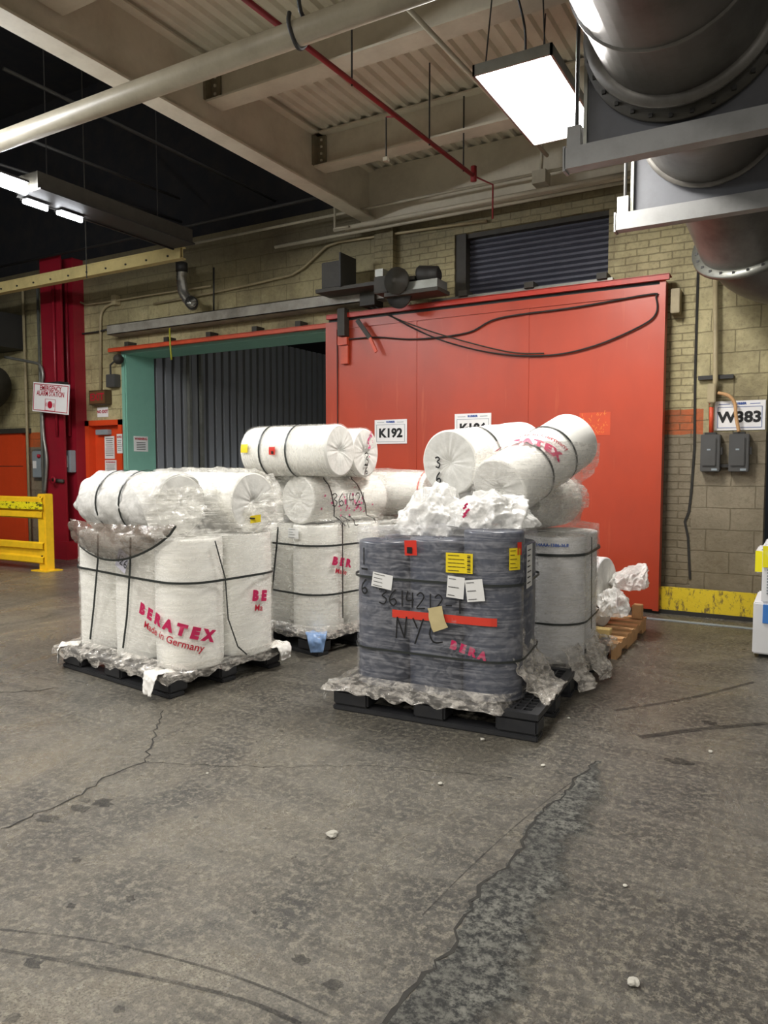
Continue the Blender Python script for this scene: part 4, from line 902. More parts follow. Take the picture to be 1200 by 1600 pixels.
# ================================================================ stretch film hulls
def chull(p):
    p = sorted(set(p)); 
    def half(q):
        h = []
        for a in q:
            while len(h) > 1 and (h[-1][0] - h[-2][0]) * (a[1] - h[-2][1]) - (h[-1][1] - h[-2][1]) * (a[0] - h[-2][0]) <= 0: h.pop()
            h.append(a)
        return h
    l_ = half(p); u_ = half(p[::-1]); return l_[:-1] + u_[:-1]
class Hull:
    """film surface around a group of rolls; solids in pallet-local (u,v,z)"""
    def __init__(s, pts, zs, win, cen, pad=.012, n=180):
        s.zs = zs; s.cen = cen; s.rings = []; s.n = n
        for z_, pw in zip(zs, win if isinstance(win, list) else [win] * len(zs)):
            P_ = [(round(a, 4), round(b, 4)) for a, b, c_ in pts if abs(c_ - z_) <= pw]
            H_ = chull(P_) if len(P_) > 2 else None
            rg = []
            for i in range(n):
                a = 2 * PI * i / n; dx, dy = math.cos(a), math.sin(a); best = 0
                if H_:
                    for q in range(len(H_)):
                        x1, y1 = H_[q]; x2, y2 = H_[(q + 1) % len(H_)]; x1 -= cen[0]; x2 -= cen[0]; y1 -= cen[1]; y2 -= cen[1]
                        ex, ey = x2 - x1, y2 - y1; den = dx * ey - dy * ex
                        if abs(den) < 1e-9: continue
                        t_ = (x1 * ey - y1 * ex) / den; u_ = (x1 * dy - y1 * dx) / den
                        if t_ > 0 and -1e-3 <= u_ <= 1 + 1e-3: best = max(best, t_)
                rg.append(best + pad)
            s.rings.append(rg)
    def pt(s, i, j): a = 2 * PI * i / s.n; r = s.rings[j][i % s.n]; return (s.cen[0] + r * math.cos(a), s.cen[1] + r * math.sin(a))
    def level(s, z_):
        z_ = min(max(z_, s.zs[0]), s.zs[-1])
        for j in range(len(s.zs) - 1):
            if s.zs[j] <= z_ <= s.zs[j + 1]: return j, (z_ - s.zs[j]) / (s.zs[j + 1] - s.zs[j])
    def ring_at(s, z_):
        j, f_ = s.level(z_); return [s.rings[j][i] * (1 - f_) + s.rings[j + 1][i] * f_ for i in range(s.n)]
    def xy(s, rg): return [(s.cen[0] + r * math.cos(2 * PI * i / s.n), s.cen[1] + r * math.sin(2 * PI * i / s.n)) for i, r in enumerate(rg)]
    def front(s, u, z_):
        q = s.xy(s.ring_at(z_)); best = 9
        for a, b in zip(q, q[1:] + q[:1]):
            if (a[0] - u) * (b[0] - u) <= 0 and abs(a[0] - b[0]) > 1e-9:
                f_ = (u - a[0]) / (b[0] - a[0]); best = min(best, a[1] + (b[1] - a[1]) * f_)
        return best if best < 9 else q[0][1]
    def side(s, v, z_):
        q = s.xy(s.ring_at(z_)); best = -9
        for a, b in zip(q, q[1:] + q[:1]):
            if (a[1] - v) * (b[1] - v) <= 0 and abs(a[1] - b[1]) > 1e-9:
                f_ = (v - a[1]) / (b[1] - a[1]); best = max(best, a[0] + (b[0] - a[0]) * f_)
        return best if best > -9 else q[0][0]
    def walk(s, z_, dist, u=None, v=None):
        """point and outward normal reached by going dist round the film from the front at u or the side at v"""
        q = s.xy(s.ring_at(z_)); n = s.n; best = None
        for i in range(n):
            a, b = q[i], q[(i + 1) % n]; k_ = 0 if u is not None else 1; t0 = u if u is not None else v
            if (a[k_] - t0) * (b[k_] - t0) <= 0 and abs(a[k_] - b[k_]) > 1e-9:
                f_ = (t0 - a[k_]) / (b[k_] - a[k_]); o_ = a[1 - k_] + (b[1 - k_] - a[1 - k_]) * f_; key = -o_ if u is not None else o_
                if best is None or key > best[0]: best = (key, i, f_)
        if best is None: best = (0, 0 if u is None else int(n * .75), 0)
        i, f_ = best[1], best[2]; d_ = 1 if dist >= 0 else -1; rem = abs(dist)
        while True:
            a, b = q[i % n], q[(i + 1) % n]; L__ = math.hypot(b[0] - a[0], b[1] - a[1]); av = (1 - f_) * L__ if d_ > 0 else f_ * L__
            if rem <= av or L__ == 0: f_ += d_ * rem / max(L__, 1e-9); break
            rem -= av; i += d_; f_ = 0 if d_ > 0 else 1
        a, b = q[i % n], q[(i + 1) % n]; ex, ey = b[0] - a[0], b[1] - a[1]; el_ = math.hypot(ex, ey)
        return a[0] + ex * f_, a[1] + ey * f_, ey / el_, -ex / el_
def circ(cx_, cy_, R, z0, z1, n=28, nz_=14):
    return [(cx_ + R * math.cos(2 * PI * i / n), cy_ + R * math.sin(2 * PI * i / n), z0 + (z1 - z0) * j / nz_) for i in range(n) for j in range(nz_ + 1)]
def lying(c, d, R, L, n=28, m=10):
    d = Vector(d).normalized(); a = d.orthogonal().normalized(); b = d.cross(a); c = Vector(c); out = []
    for j in range(m + 1):
        for i in range(n):
            for rr_ in (R, R * .6):
                q = c + d * L * j / m + (a * math.cos(2 * PI * i / n) + b * math.sin(2 * PI * i / n)) * rr_; out.append((q.x, q.y, q.z))
    return out
def film(L, hull, mat, label, group, seed=0, wr=.004, cap=True, skirt=None, skirt_mat=None):
    t = thing('stretch_film', L(hull.cen[0], hull.cen[1], hull.zs[0]), label, 'stretch film', group)
    bm = B(); V = []
    for j, z_ in enumerate(hull.zs):
        row = []
        for i in range(hull.n):
            x_, y_ = hull.pt(i, j); p = L(x_, y_, z_); a = 2 * PI * i / hull.n
            d_ = wr * nz((p.x, p.y, p.z * 3), 9, seed) + crumple((p.x, p.y, p.z * 2.5), 7, seed, wr)
            c_ = L(hull.cen[0], hull.cen[1], z_); dr = (p - c_); dr.z = 0; dr.normalize(); row.append(bm.verts.new(p + dr * abs(d_)))
        V.append(row)
    for j in range(len(V) - 1):
        for i in range(hull.n): bm.faces.new((V[j][i], V[j][(i + 1) % hull.n], V[j + 1][(i + 1) % hull.n], V[j + 1][i]))
    if cap:
        c_ = bm.verts.new(L(hull.cen[0], hull.cen[1], hull.zs[-1] + .01))
        for i in range(hull.n): bm.faces.new((V[-1][i], V[-1][(i + 1) % hull.n], c_))
    PW('wrap', bm, M[mat], t, True)
    if skirt:
        u0, u1, v0, v1, drop = skirt; cu, cv = (u0 + u1) / 2, (v0 + v1) / 2
        def edge(a):
            dx, dy = math.cos(a), math.sin(a); r1 = (u1 - u0) / 2 / max(abs(dx), 1e-6); r2 = (v1 - v0) / 2 / max(abs(dy), 1e-6); r = min(r1, r2); return cu + dx * r, cv + dy * r
        rg0 = hull.xy(hull.ring_at(hull.zs[0] + .04)); bm = B(); V = []; n = hull.n; m = 14
        for j in range(m + 1):
            f_ = j / m; row = []
            for i in range(n):
                a = 2 * PI * i / n; e_ = edge(a); s0_ = rg0[i]
                rag = .5 + .5 * nz((math.cos(a) * 6, math.sin(a) * 6, seed), 1.3, seed)      # ragged hem
                if f_ < .55:
                    g = f_ / .55; x_ = s0_[0] * (1 - g) + e_[0] * g; y_ = s0_[1] * (1 - g) + e_[1] * g; z_ = (hull.zs[0] + .045) * (1 - g) + .158 * g - .0 * g
                    z_ = max(z_, .156)
                else:
                    g = (f_ - .55) / .45; dd = drop * rag * g; ox = (e_[0] - cu); oy = (e_[1] - cv); on = math.hypot(ox, oy); x_ = e_[0] + ox / on * (.006 + .012 * g); y_ = e_[1] + oy / on * (.006 + .012 * g); z_ = .158 - dd
                p = L(x_, y_, z_); am = .02 * min(1, f_ * 2.5)
                cv_ = crumple((p.x, p.y, p.z), 9, seed + 5, am); p.z += max(cv_, -.002) * (1 if f_ < .55 else .2)
                c3 = L(cu, cv, p.z); dr = (p - c3); dr.normalize(); p += dr * abs(cv_) * (1 if f_ > .5 else .2); p.z = max(p.z, .02); row.append(bm.verts.new(p))
            V.append(row)
        for j in range(m):
            for i in range(n): bm.faces.new((V[j][i], V[j + 1][i], V[j + 1][(i + 1) % n], V[j][(i + 1) % n]))
        PW('loose_skirt', bm, M[skirt_mat or 'film_loose'], t, True, 'crumpled clear skirt trailing over the pallet edge')
    return t
def band(L, hull, zf, label, group, wd=.015, off=.01):
    bm = B(); pts = []
    for i in range(hull.n):
        a = 2 * PI * i / hull.n; z_ = zf(a) if callable(zf) else zf; r = hull.ring_at(z_)[i] + off; pts.append(L(hull.cen[0] + r * math.cos(a), hull.cen[1] + r * math.sin(a), z_))
    pts.append(pts[0]); ribbon(bm, pts, wd, .003, (0, 0, 1)); o = obj('strapping_band', bm, M['strap']); tag(o, label, 'strap', group); return o
def fstrap(L, hull, uz, label, group, wd=.014, off=.011, pre=(), side=False):
    pts = [Vector(p) for p in pre]
    for (a, z0), (b, z1) in zip(uz, uz[1:]):
        for i in range(8):
            u = a + (b - a) * i / 8; z_ = z0 + (z1 - z0) * i / 8
            pts.append(L(hull.side(u, z_) + off, u, z_) if side else L(u, hull.front(u, z_) - off, z_))
    bm = ribbon(B(), pts, wd, .003, (1, .1, 0) if not side else (0, 1, 0)); o = obj('strapping_band', bm, M['strap']); tag(o, label, 'strap', group); return o
def on_film(L, hull, bm, z0, off, rotd, **start):
    cr_, sr_ = math.cos(math.radians(rotd)), math.sin(math.radians(rotd))
    for v in bm.verts:
        a, b = v.co.x * cr_ - v.co.y * sr_, v.co.x * sr_ + v.co.y * cr_; z_ = z0 + b; x_, y_, nx, ny = hull.walk(z_, a, **start); o_ = off + abs(v.co.z); v.co = L(x_ + nx * o_, y_ + ny * o_, z_)
    return bm
def on_front(L, hull, bm, u0, z0, off=.008, rotd=0): return on_film(L, hull, bm, z0, off, rotd, u=u0)
def on_side(L, hull, bm, v0, z0, off=.008, rotd=0): return on_film(L, hull, bm, z0, off, rotd, v=v0)
def zl(*segs):
    out = []
    for a, b, n in segs: out += [a + (b - a) * i / n for i in range(n)]
    return out + [segs[-1][1]]
def drape(name, fn, nu, nv, mat, label, cat, seed=0, amp=.02, sc=7, group=None, parent=None, plabel=None):
    bm = grid_bm(nu, nv, lambda a, b: Vector(fn(a, b))); bm.normal_update()
    ns = [v.normal.copy() for v in bm.verts]
    for v, n_ in zip(bm.verts, ns): v.co += n_ * crumple(v.co, sc, seed, amp)
    if parent: return PW(name, bm, M[mat], parent, True, plabel)
    o = obj(name, bm, M[mat], smooth=True)
    so = o.modifiers.new('thickness', 'SOLIDIFY'); so.thickness = .002
    tag(o, label, cat, group); return o

# ---------------------------------------------------------------- A: white load, front left
AW, GW = (-4.70, 3.40), -7; L = Lf(AW, GW)
plastic_pallet((-4.62, 3.36), GW, 1.24, .98, 'black plastic pallet under the front left white load')
GR = 'white rolls of the front left load'
R = .21; zt = .985; pts = []; rolls_w = []
for j, v in enumerate((.26, .70)):
    for i, u in enumerate((.28, .72, 1.17)):
        Rr = R if i != 2 else .215
        lb = [['front left load, upright white roll at its left corner', 'front left load, upright white roll in the middle of the front', 'front left load, upright white roll with large red print'], ['front left load, upright roll at the back left, behind the front row', 'front left load, upright roll at the back middle, behind the front row', 'front left load, upright white roll at the back right']][j][i]
        rolls_w.append(roll(L(u, v, .152), (0, 0, 1), Rr, zt - .152, lb, GR, seed=i + 3 * j)); pts += circ(u, v, Rr, .15, zt)
hull = Hull(pts, zl((.16, .96, 34), (.96, 1.0, 3)), .07, (.72, .48))
film(L, hull, 'film', 'clear stretch film around the front left white load', 'stretch film wraps', 1, .005, cap=True, skirt=(.04, 1.36, -.06, .96, .09))
# lettering on the front right roll
def roll_letters(t, R, a0, h0, big, small, rotd, s=1.0, flip=1):
    tb = text_bm(big, .105 * s, .009 * s, spacing=1.45); bmesh.ops.subdivide_edges(tb, edges=[e for e in tb.edges if e.calc_length() > .05 * s], cuts=2); wrap_on(t, tb, 'printed_lettering', M['magenta'], R, a0, h0, rotd=rotd, flip=flip)
    tb = text_bm(small, .062 * s, .001); cr_, sr_ = math.cos(math.radians(rotd)), math.sin(math.radians(rotd))
    wrap_on(t, tb, 'printed_lettering', M['redink'], R, a0 + flip * sr_ * .085 * s / R, h0 - .085 * s * cr_, rotd=rotd, flip=flip)
def vertical_angle(t_obj, world_dir):      # angle in the roll's frame for a world direction
    d_ = world_of(t_obj).to_3x3().inverted() @ Vector(world_dir); return math.atan2(d_.y, d_.x)
def cam_dir(t_obj, off=0):
    m = world_of(t_obj); p = m.translation; d_ = Vector((-p.x, -p.y, 0)); a = vertical_angle(t_obj, d_); return a + off
tr_ = rolls_w[2]; aa = cam_dir(tr_, -.05)
pf = thing('tmp', (0, 0, 0), '', '') if False else None
lt = obj('tmpl', bmesh.new(), M['ink']); bpy.data.objects.remove(lt)
W_film = [o for o in COL.objects if o.name.startswith('stretch_film')][-1]
def letters_front(L, hull, film_o, big, small, u0, z0, rotd, s=1.0, off=.004, side=False, mat='magenta', dx=0):
    f = on_side if side else on_front
    tb = text_bm(big, .1 * s, .008 * s, spacing=1.7); bmesh.ops.subdivide_edges(tb, edges=[e for e in tb.edges if e.calc_length() > .04 * s], cuts=1)
    for v in tb.verts: v.co.x += dx
    PW('printed_lettering', f(L, hull, tb, u0, z0, off, rotd), M[mat], film_o)
    if small:
        tb = text_bm(small, .07 * s, .001)
        for v in tb.verts: v.co.x += dx
        PW('printed_lettering', f(L, hull, tb, u0 - .01, z0 - .09 * s, off, rotd), M['redink'], film_o)
GS = 'dark straps on the front left load'
letters_front(L, hull, rolls_w[2], 'BERATEX', 'Made in Germany', 1.24, .44, -17, .93, off=.012)
letters_front(L, hull, rolls_w[5], 'BE', 'Ma', .66, .56, -8, .9, off=.012, side=True)
band(L, hull, lambda a: .72 - .01 * math.cos(a), 'dark strap round the middle of the front left load', GS)
fstrap(L, hull, [(.5, .98), (.49, .8), (.42, .45), (.36, .2)], 'dark upright strap on the front left load, left one', GS, off=.013)
fstrap(L, hull, [(.88, .98), (.87, .8), (.82, .45), (.76, .2)], 'dark upright strap on the front left load, right one', GS, off=.013)
fstrap(L, hull, [(.28, .97), (.36, .72), (.38, .45), (.46, .25), (.55, .17)], 'thin grey strap running down the right side of the front left load', GS, wd=.009, side=True)
st = thing('paper_label', L(.78, .04, .82), 'pale label reading 126 on the front left load', 'label')
PW('sheet', on_front(L, hull, flat_grid(.12, .13), .79, .82, .02, -25), paint('lilac', '#d5d3e0', .6, dirt=0), st)
PW('handwriting', on_front(L, hull, handwrite('126', .06, .006), .74, .815, .0235, -25), M['ink'], st)
# lying rolls on top
zc = zt + .02 + .19
c1 = L(.27, .22, zc); ax = L(1, 0) - L(0, 0)
ra = roll(c1, ax, .195, .88, 'white roll lying on top at the front of the front left load', GR, seed=11)
c2 = L(.38, .68, zc); rb2 = roll(c2, ax, .205, .96, 'white roll lying on top at the back of the front left load, under film', GR, seed=12)
for i, uu in enumerate((.25, .52)):
    pts_ = []
    for q in range(33):
        a = 2 * PI * q / 32; pts_.append(world_of(ra) @ Vector((.222 * math.cos(a), .222 * math.sin(a), uu)))
    o = obj('strapping_band', ribbon(B(), pts_, .016, .003, ax), M['strap']); tag(o, ['dark band round the front lying roll of the front left load, left one', 'dark band round the front lying roll of the front left load, right one'][i], 'strap', GS)
# plastic over the lying rolls with loose tip at the left
axn = ax.normalized()
def sheath(Lc, R_, L_, tip, seed, mat, label, ovr=.02, wide=1.0):
    def fn(a, b):
        tl = .3 if tip else .1
        an = 2 * PI * a - PI / 2; s_ = -tl + b * (L_ + tl + .02); rr_ = R_ + ovr; fl = 1
        if s_ < .02:
            g = max((s_ + tl) / (tl + .02), 0); rr_ *= .04 + .96 * g ** .7; fl = .25 + .75 * g if tip else 1
        if s_ > L_: rr_ *= .9
        p = Lc + axn * s_ + (Vector((0, 0, 1)) * math.sin(an) * fl + axn.cross(Vector((0, 0, 1))) * math.cos(an)) * rr_
        if s_ < .02: p.z -= tip * (1 - (s_ + tl) / (tl + .02))
        return p
    return drape('plastic_sheath', fn, 60, 44, mat, label, 'plastic sheet', seed, .014, 8)
sheath(c1, .2, .86, .05, 21, 'film_grey' if False else 'bag', 'white plastic sheath with pointed tip on the front lying roll', .012)
sheath(c2 - axn * .05, .21, 1.0, 0, 22, 'film', 'clear crumpled film over the rear lying roll of the front left load', .022)
# film bunch across the top right, running down to the drape
def fn(a, b):
    v = -.06 + .98 * a; z_ = 1.0 + b * (.37 + .05 * math.sin(a * 7))
    return L(1.22 + .2 * a - .16 * b * (1 - a) + .03 * math.sin(a * 11) - .1 * b ** 3, v, z_)
drape('crumpled_film', fn, 60, 40, 'film', 'crumpled clear film bunched at the top right of the front left load', 'stretch film', 24, .02, 9)
# brown sagging film
def fn(a, b):
    u = .2 + a * 1.13; top = 1.075 + .01 * a - .02 * math.sin(PI * a); sag_ = (.225 * (math.sin(PI * min(1, (a * .9 + .1))) ** .7)) + .01
    z_ = top - sag_ * b; return L(u, -.0 + .05 * a - .045 * math.sin(PI * a) - .045 * math.sin(PI * b) * (.3 + math.sin(PI * a)), z_)
t = thing('sagging_film', L(.6, -.05, 1.0), 'brownish loose film sagging across the front of the front left load', 'stretch film')
drape('film_sheet', fn, 70, 26, 'film_brown', '', '', 25, .014, 11, parent=t)
edge_ = [Vector(fn(a / 24, 1)) + Vector((0, -.012, 0)) for a in range(3, 25)]
PW('hem_band', ribbon(B(), edge_, .014, .004, (0, -.4, 1)), M['strap'], t, label='black band along the lower hem')
# tags
st = thing('yellow_tag', L(1.38, .75, 1.15), 'yellow tag near the top right of the front left load', 'tag'); e0 = Vector(PZ(400, 812, 1.09)); e0 = L(1.4, .62, 1.09)
tg = flat_grid(.09, .05); 
for v in tg.verts: v.co = e0 + (ax.cross(Vector((0, 0, 1))) * -1) * v.co.x * .6 + axn * (.02 + v.co.x * .5) + Vector((0, 0, v.co.y + .1 * v.co.x))
PW('sheet', tg, M['yellowtag'], st); ln = bx(e0.x - .01, e0.x + .03, e0.y - .03, e0.y - .02, e0.z, e0.z + .01); PW('print', ln, M['ink'], st)
def rag(p, w_, h_, label, seed, out, mat='rag'):
    p = Vector(p); o_ = Vector(out).normalized(); s_ = Vector((-o_.y, o_.x, 0))
    fnr = lambda a, b: p + s_ * (a - .5) * w_ * (1 - .45 * b) + o_ * (.05 * min(1, b * 2.2) + (-.1 if b < .2 else 0) * (1 - b * 5)) + Vector((0, 0, (-(max(b - .25, 0)) * h_ / .75)))
    return drape('white_rag', fnr, 20, 18, mat, label, 'plastic sheet', seed, .014, 12)
rag(L(.12, -.02, .17), .12, .13, 'white plastic scrap hanging at the left corner of the front left pallet', 31, (-.7, -.7, 0))
rag(L(1.24, -.07, .165), .15, .13, 'white plastic scrap hanging at the front corner of the front left pallet', 32, (-.1, -1, 0))
rag(L(1.36, .9, .17), .2, .1, 'white plastic scrap hanging at the far right corner of the front left pallet', 33, (1, .1, 0))

# ---------------------------------------------------------------- B: dark load in front
AB, GB = (-2.42, 3.57), 4; L = Lf(AB, GB)
plastic_pallet(AB, GB, 1.24, .96, 'black plastic pallet with open grid deck under the dark grey load')
GR = 'dark grey rolls of the front load'; pts = []; rd = []
for j, v in enumerate((.24, .58)):
    for i, u in enumerate((.25, .585, .915)):
        top_ = (1.005, 1.03, 1.09)[i] if j == 0 else 1.0
        lb = [['front dark load, upright grey roll at the left corner', 'front dark load, upright grey roll in the middle of the front', 'front dark load, tallest grey roll with a yellow label'], ['front dark load, upright roll at the back left, behind the front row', 'front dark load, upright roll at the back middle, behind the front row', 'front dark load, upright roll at the back right']][j][i]
        rd.append(roll(L(u - (.02 if j and i == 2 else 0), v, .152), (0, 0, 1), .168, top_ - .152, lb, GR, 'rolldark', 'rolldark', seed=20 + i + 3 * j)); pts += circ(u - (.02 if j and i == 2 else 0), v, .168, .15, top_)
hullB = Hull(pts, zl((.16, 1.0, 34), (1.0, 1.1, 5)), .08, (.58, .41)); hull = hullB
BF = film(L, hull, 'film_dark', 'clear stretch film around the dark grey load', 'stretch film wraps', 2, .005, cap=True, skirt=(-.03, 1.04, -.03, .86, .06))
# printing under the film
letters_front(L, hull, rd[2], 'BERA', '', .83, .43, -14, .62, off=.001, mat='magenta')
PW('red_tape', on_front(L, hull, flat_grid(.62, .045, 20), .68, .6, .004, 0), M['tape'], BF, label='red tape across the front')
for v in (): pass
PW('handwriting', on_front(L, hull, handwrite('3614212-1', .092, .008, .7, -.03), .29, .65, .012), M['ink'], BF)
PW('handwriting', on_front(L, hull, handwrite('NYC', .13, .009, .8, -.03), .4, .46, .012), M['ink'], BF)
PW('handwriting', on_front(L, hull, handwrite('1', .1, .011), .17, .87, .012), M['ink'], BF)
PW('handwriting', on_front(L, hull, handwrite('6', .085, .011), .17, .7, .012), M['ink'], BF)
PW('handwriting', on_front(L, hull, handwrite('/', .07, .011), .175, .81, .012), M['ink'], BF)
def label_on(L, hull, u, z_, w_, h_, mat, label, lines=5, rotd=0, side=False, code=False, off=.014, name='paper_label'):
    f = on_side if side else on_front
    t = thing(name, L(hull.side(u, z_) if side else u, u if side else hull.front(u, z_), z_), label, 'label')
    sh_ = PW('sheet', f(L, hull, flat_grid(w_, h_, 10), u, z_, off, rotd), M[mat], t)
    ln = B(); rnd = random.Random(int(u * 1000))
    for i in range(lines):
        y_ = h_ * (.38 - .76 * i / max(lines - 1, 1)); x1_ = w_ * rnd.uniform(-.05, .25)
        for q in range(4):
            xa = -w_ * .42 + (x1_ + w_ * .42) * q / 4; box(ln, xa, xa + (x1_ + w_ * .42) / 4.3, y_ - h_ * .012, y_ + h_ * .012, 0, .0006)
    if code:
        for q in range(9): yy_ = -h_ * .42 + q * h_ * .1; box(ln, w_ * .3, w_ * .42, yy_, yy_ + h_ * (.03 + .03 * (q % 2)), 0, .0006)
    for v in ln.verts: v.co.z = .002 if v.co.z < .0003 else .003
    if lines: PW('print', f(L, hull, ln, u, z_, off, rotd), M['ink'], sh_)
    return t
label_on(L, hull, .78, .915, .155, .11, 'yellowtag', 'large yellow printed label on the tall roll of the dark load', 5, 0, code=True)
label_on(L, hull, 1.06, .945, .07, .12, 'yellowtag', 'small yellow label at the right corner of the dark load', 5, 0)
label_on(L, hull, .31, .785, .13, .085, 'paper', 'white sticker on the left roll of the dark load', 4, -8)
label_on(L, hull, .76, .78, .1, .12, 'paper', 'upper white note under the yellow label of the dark load', 3, -4)
label_on(L, hull, .87, .77, .1, .12, 'paper', 'tilted white note beside the other note on the dark load', 3, 8)
label_on(L, hull, .3, .89, .14, .24, 'paper', 'tall white document sheet on the right side of the dark load', 7, 0, side=True)
t = label_on(L, hull, .49, .985, .075, .085, 'redtag', 'red tag with black square at the top of the dark load', 0, 3, name='red_tag')
PW('square', on_front(L, hull, flat_grid(.032, .035), .485, .972, .018), M['ink'], t)
t = label_on(L, hull, .16, 1.0, .03, .07, 'redtag', 'small red tag above the document sheet on the dark load', 0, 0, side=True, name='red_tag')
bp = B(); bmesh.ops.create_grid(bp, x_segments=6, y_segments=6, size=.5)
for v in bp.verts: v.co.x *= .095 * (1 + .3 * nz(v.co, 3)); v.co.y *= .13 * (1 + .3 * nz(v.co, 4)); v.co.z = .01 * nz(v.co, 9)
bp = on_front(L, hull, bp, .66, .60, .022, 15); o = obj('paper_scrap', bp, M['brownpaper'], smooth=True); tag(o, 'crumpled tan paper scrap stuck over the writing on the dark load', 'paper')
GS = 'dark straps on the dark grey load'
band(L, hull, lambda a: .80, 'dark strap round the upper part of the dark load', GS, .014)
band(L, hull, lambda a: .38, 'dark strap round the lower part of the dark load', GS, .012, off=.006)
# crumpled plastic on top
def heap(cen, rx, ry, rz, seed, mat, label, amp=.06, sc=5, peak=None):
    bm = B(); bmesh.ops.create_icosphere(bm, subdivisions=6, radius=1); cen = Vector(cen)
    for v in bm.verts:
        n_ = v.co.copy(); q_ = Vector((n_.x, n_.y, n_.z * .6))
        d_ = .3 * (.4 - 2 * abs(nz(q_, 1.5, seed))) + .13 * (.4 - 2 * abs(nz(q_, 3.3, seed + 3))) + .05 * (.4 - 2 * abs(nz(q_, 7.5, seed + 5)))
        v.co = Vector((n_.x * rx, n_.y * ry, n_.z * rz)) * (1 + d_)
        if peak and n_.z > 0: v.co += Vector(peak) * max(0, n_.z) ** 3
        v.co.z = max(v.co.z, -.3 * rz); v.co += cen
    zm = min(v.co.z for v in bm.verts)
    o = obj('crumpled_plastic', bm, M[mat]); 
    for p in o.data.polygons: p.use_smooth = True
    tag(o, label, 'plastic sheet', 'crumpled plastic on the loads'); return o
heap(L(.46, .5, 1.08), .24, .2, .17, 41, 'bag', 'tall crumpled white plastic heap on the left of the dark load', .05, 5, (.02, .05, .08))
heap(L(.85, .42, 1.14), .25, .22, .15, 42, 'bag', 'broad crumpled white plastic heap on the right of the dark load', .05, 6)
heap(L(.22, .4, 1.05), .18, .18, .06, 43, 'film', 'low clear plastic folds at the left top of the dark load', .05, 6)
def fold(p0, w_, h_, lean, label, seed):
    p0 = Vector(p0)
    fnf = lambda a, b: p0 + (L(1, 0) - L(0, 0)) * ((a - .5) * w_ * (1 - .7 * b) + lean * b) + (L(0, 1) - L(0, 0)) * (.08 * math.sin(a * 9) * (1 - b) + .05) + Vector((0, 0, h_ * b))
    return drape('folded_plastic', fnf, 26, 22, 'bag', label, 'plastic sheet', seed, .018, 8)
fold(L(.42, .42, 1.08), .38, .23, .1, 'upright folded translucent plastic fan on the dark load', 44)
pk = B(); rnd = random.Random(4)
for _ in range(5):
    a = rnd.uniform(.74, .8); ribbon(pk, [L(a, .2, 1.22 - _ * .016), L(a + .02, .2, 1.235 - _ * .016)], .012, .003, (0, 0, 1))
o = obj('red_print', pk, M['magenta']); tag(o, 'pink print fragment on the crumpled plastic of the dark load', 'print'); 
rag(L(.0, .02, .17), .1, .11, 'white plastic scrap at the left corner of the dark load pallet', 45, (-1, -.4, 0), 'film')
def fn(a, b):
    u = .98 + .28 * b; v = .15 + .5 * a; return L(u, v, .42 * (1 - b) ** 2.2 + .165)
drape('film_tail', fn, 40, 26, 'film_loose', 'pleated clear film tail spread on the right of the dark load pallet', 'stretch film', 46, .03, 9)

# ---------------------------------------------------------------- C: white load behind, middle
GC = -12; c0_ = (-3.18, 4.5); AC = (c0_[0] - 1.2 * math.cos(math.radians(GC)), c0_[1] - 1.2 * math.sin(math.radians(GC))); L = Lf(AC, GC)
plastic_pallet(AC, GC, 1.2, 1.0, 'black plastic pallet under the tall middle white load')
GR = 'white rolls of the tall middle load'; pts = []; R = .2; zt = .985
names = iter(['tall middle load, upright roll at the front left, mostly covered', 'tall middle load, upright roll in the middle of the front', 'tall middle load, upright white roll at the front right corner', 'tall middle load, upright roll at the back left, behind the front row', 'tall middle load, upright roll at the back middle, behind the front row', 'tall middle load, upright roll at the back right'])
rm = []
for v in (.25, .66):
    for u in (.14, .55, .95):
        rm.append(roll(L(u, v, .152), (0, 0, 1), R, zt - .152, next(names), GR, seed=40 + int(u * 9 + v * 30))); pts += circ(u, v, R, .15, zt)
vax = L(0, 1) - L(0, 0)
zc2 = zt + .005 + .19; m2 = []
for i, u in enumerate((.1, .50, .91)):
    m2.append(roll(L(u, .07, zc2), vax, .19, .84, ['tall middle load, second layer roll furthest left', 'tall middle load, second layer roll with a pink mark on its end', 'tall middle load, second layer roll with handwriting on its side'][i], GR, seed=50 + i)); 
    q0 = Vector((u, .07, zc2)); pts += lying(q0, (0, 1, 0), .19, .84)
# top two rolls lying along the wall direction
zc3 = zc2 + .38
t1w = Vector((-3.9, 4.68, zc3 + .0)); t2w = Vector((-3.93, 5.09, zc3 - .01)); tax = Vector((1, -.02, 0))
m3 = [roll(t1w, tax, .195, .83, 'tall middle load, topmost roll in front with a red tag', GR, seed=61), roll(t2w, tax, .195, .83, 'tall middle load, topmost roll behind with 3/6 on its end', GR, seed=62)]
inv = lambda p: ((p.x - AC[0]) * math.cos(math.radians(GC)) + (p.y - AC[1]) * math.sin(math.radians(GC)), -(p.x - AC[0]) * math.sin(math.radians(GC)) + (p.y - AC[1]) * math.cos(math.radians(GC)), p.z)
lo_pts = list(pts)
for s_ in (t1w, t2w):
    pass
zs = zl((.16, .96, 26), (.96, 1.04, 4), (1.04, 1.36, 14))
hull = Hull(pts, zs, .05, (.52, .48))
CF = film(L, hull, 'film', 'clear stretch film around the tall middle white load', 'stretch film wraps', 3, .005, cap=True, skirt=(.0, 1.2, .0, 1.0, .07))
GS = 'dark straps on the tall middle load'
band(L, hull, .83, 'upper dark strap round the tall middle load', GS); band(L, hull, .45, 'lower dark strap round the tall middle load', GS)
fstrap(L, hull, [(.72, .96), (.7, .8), (.64, .45), (.58, .2)], 'dark upright strap on the front of the tall middle load', GS)
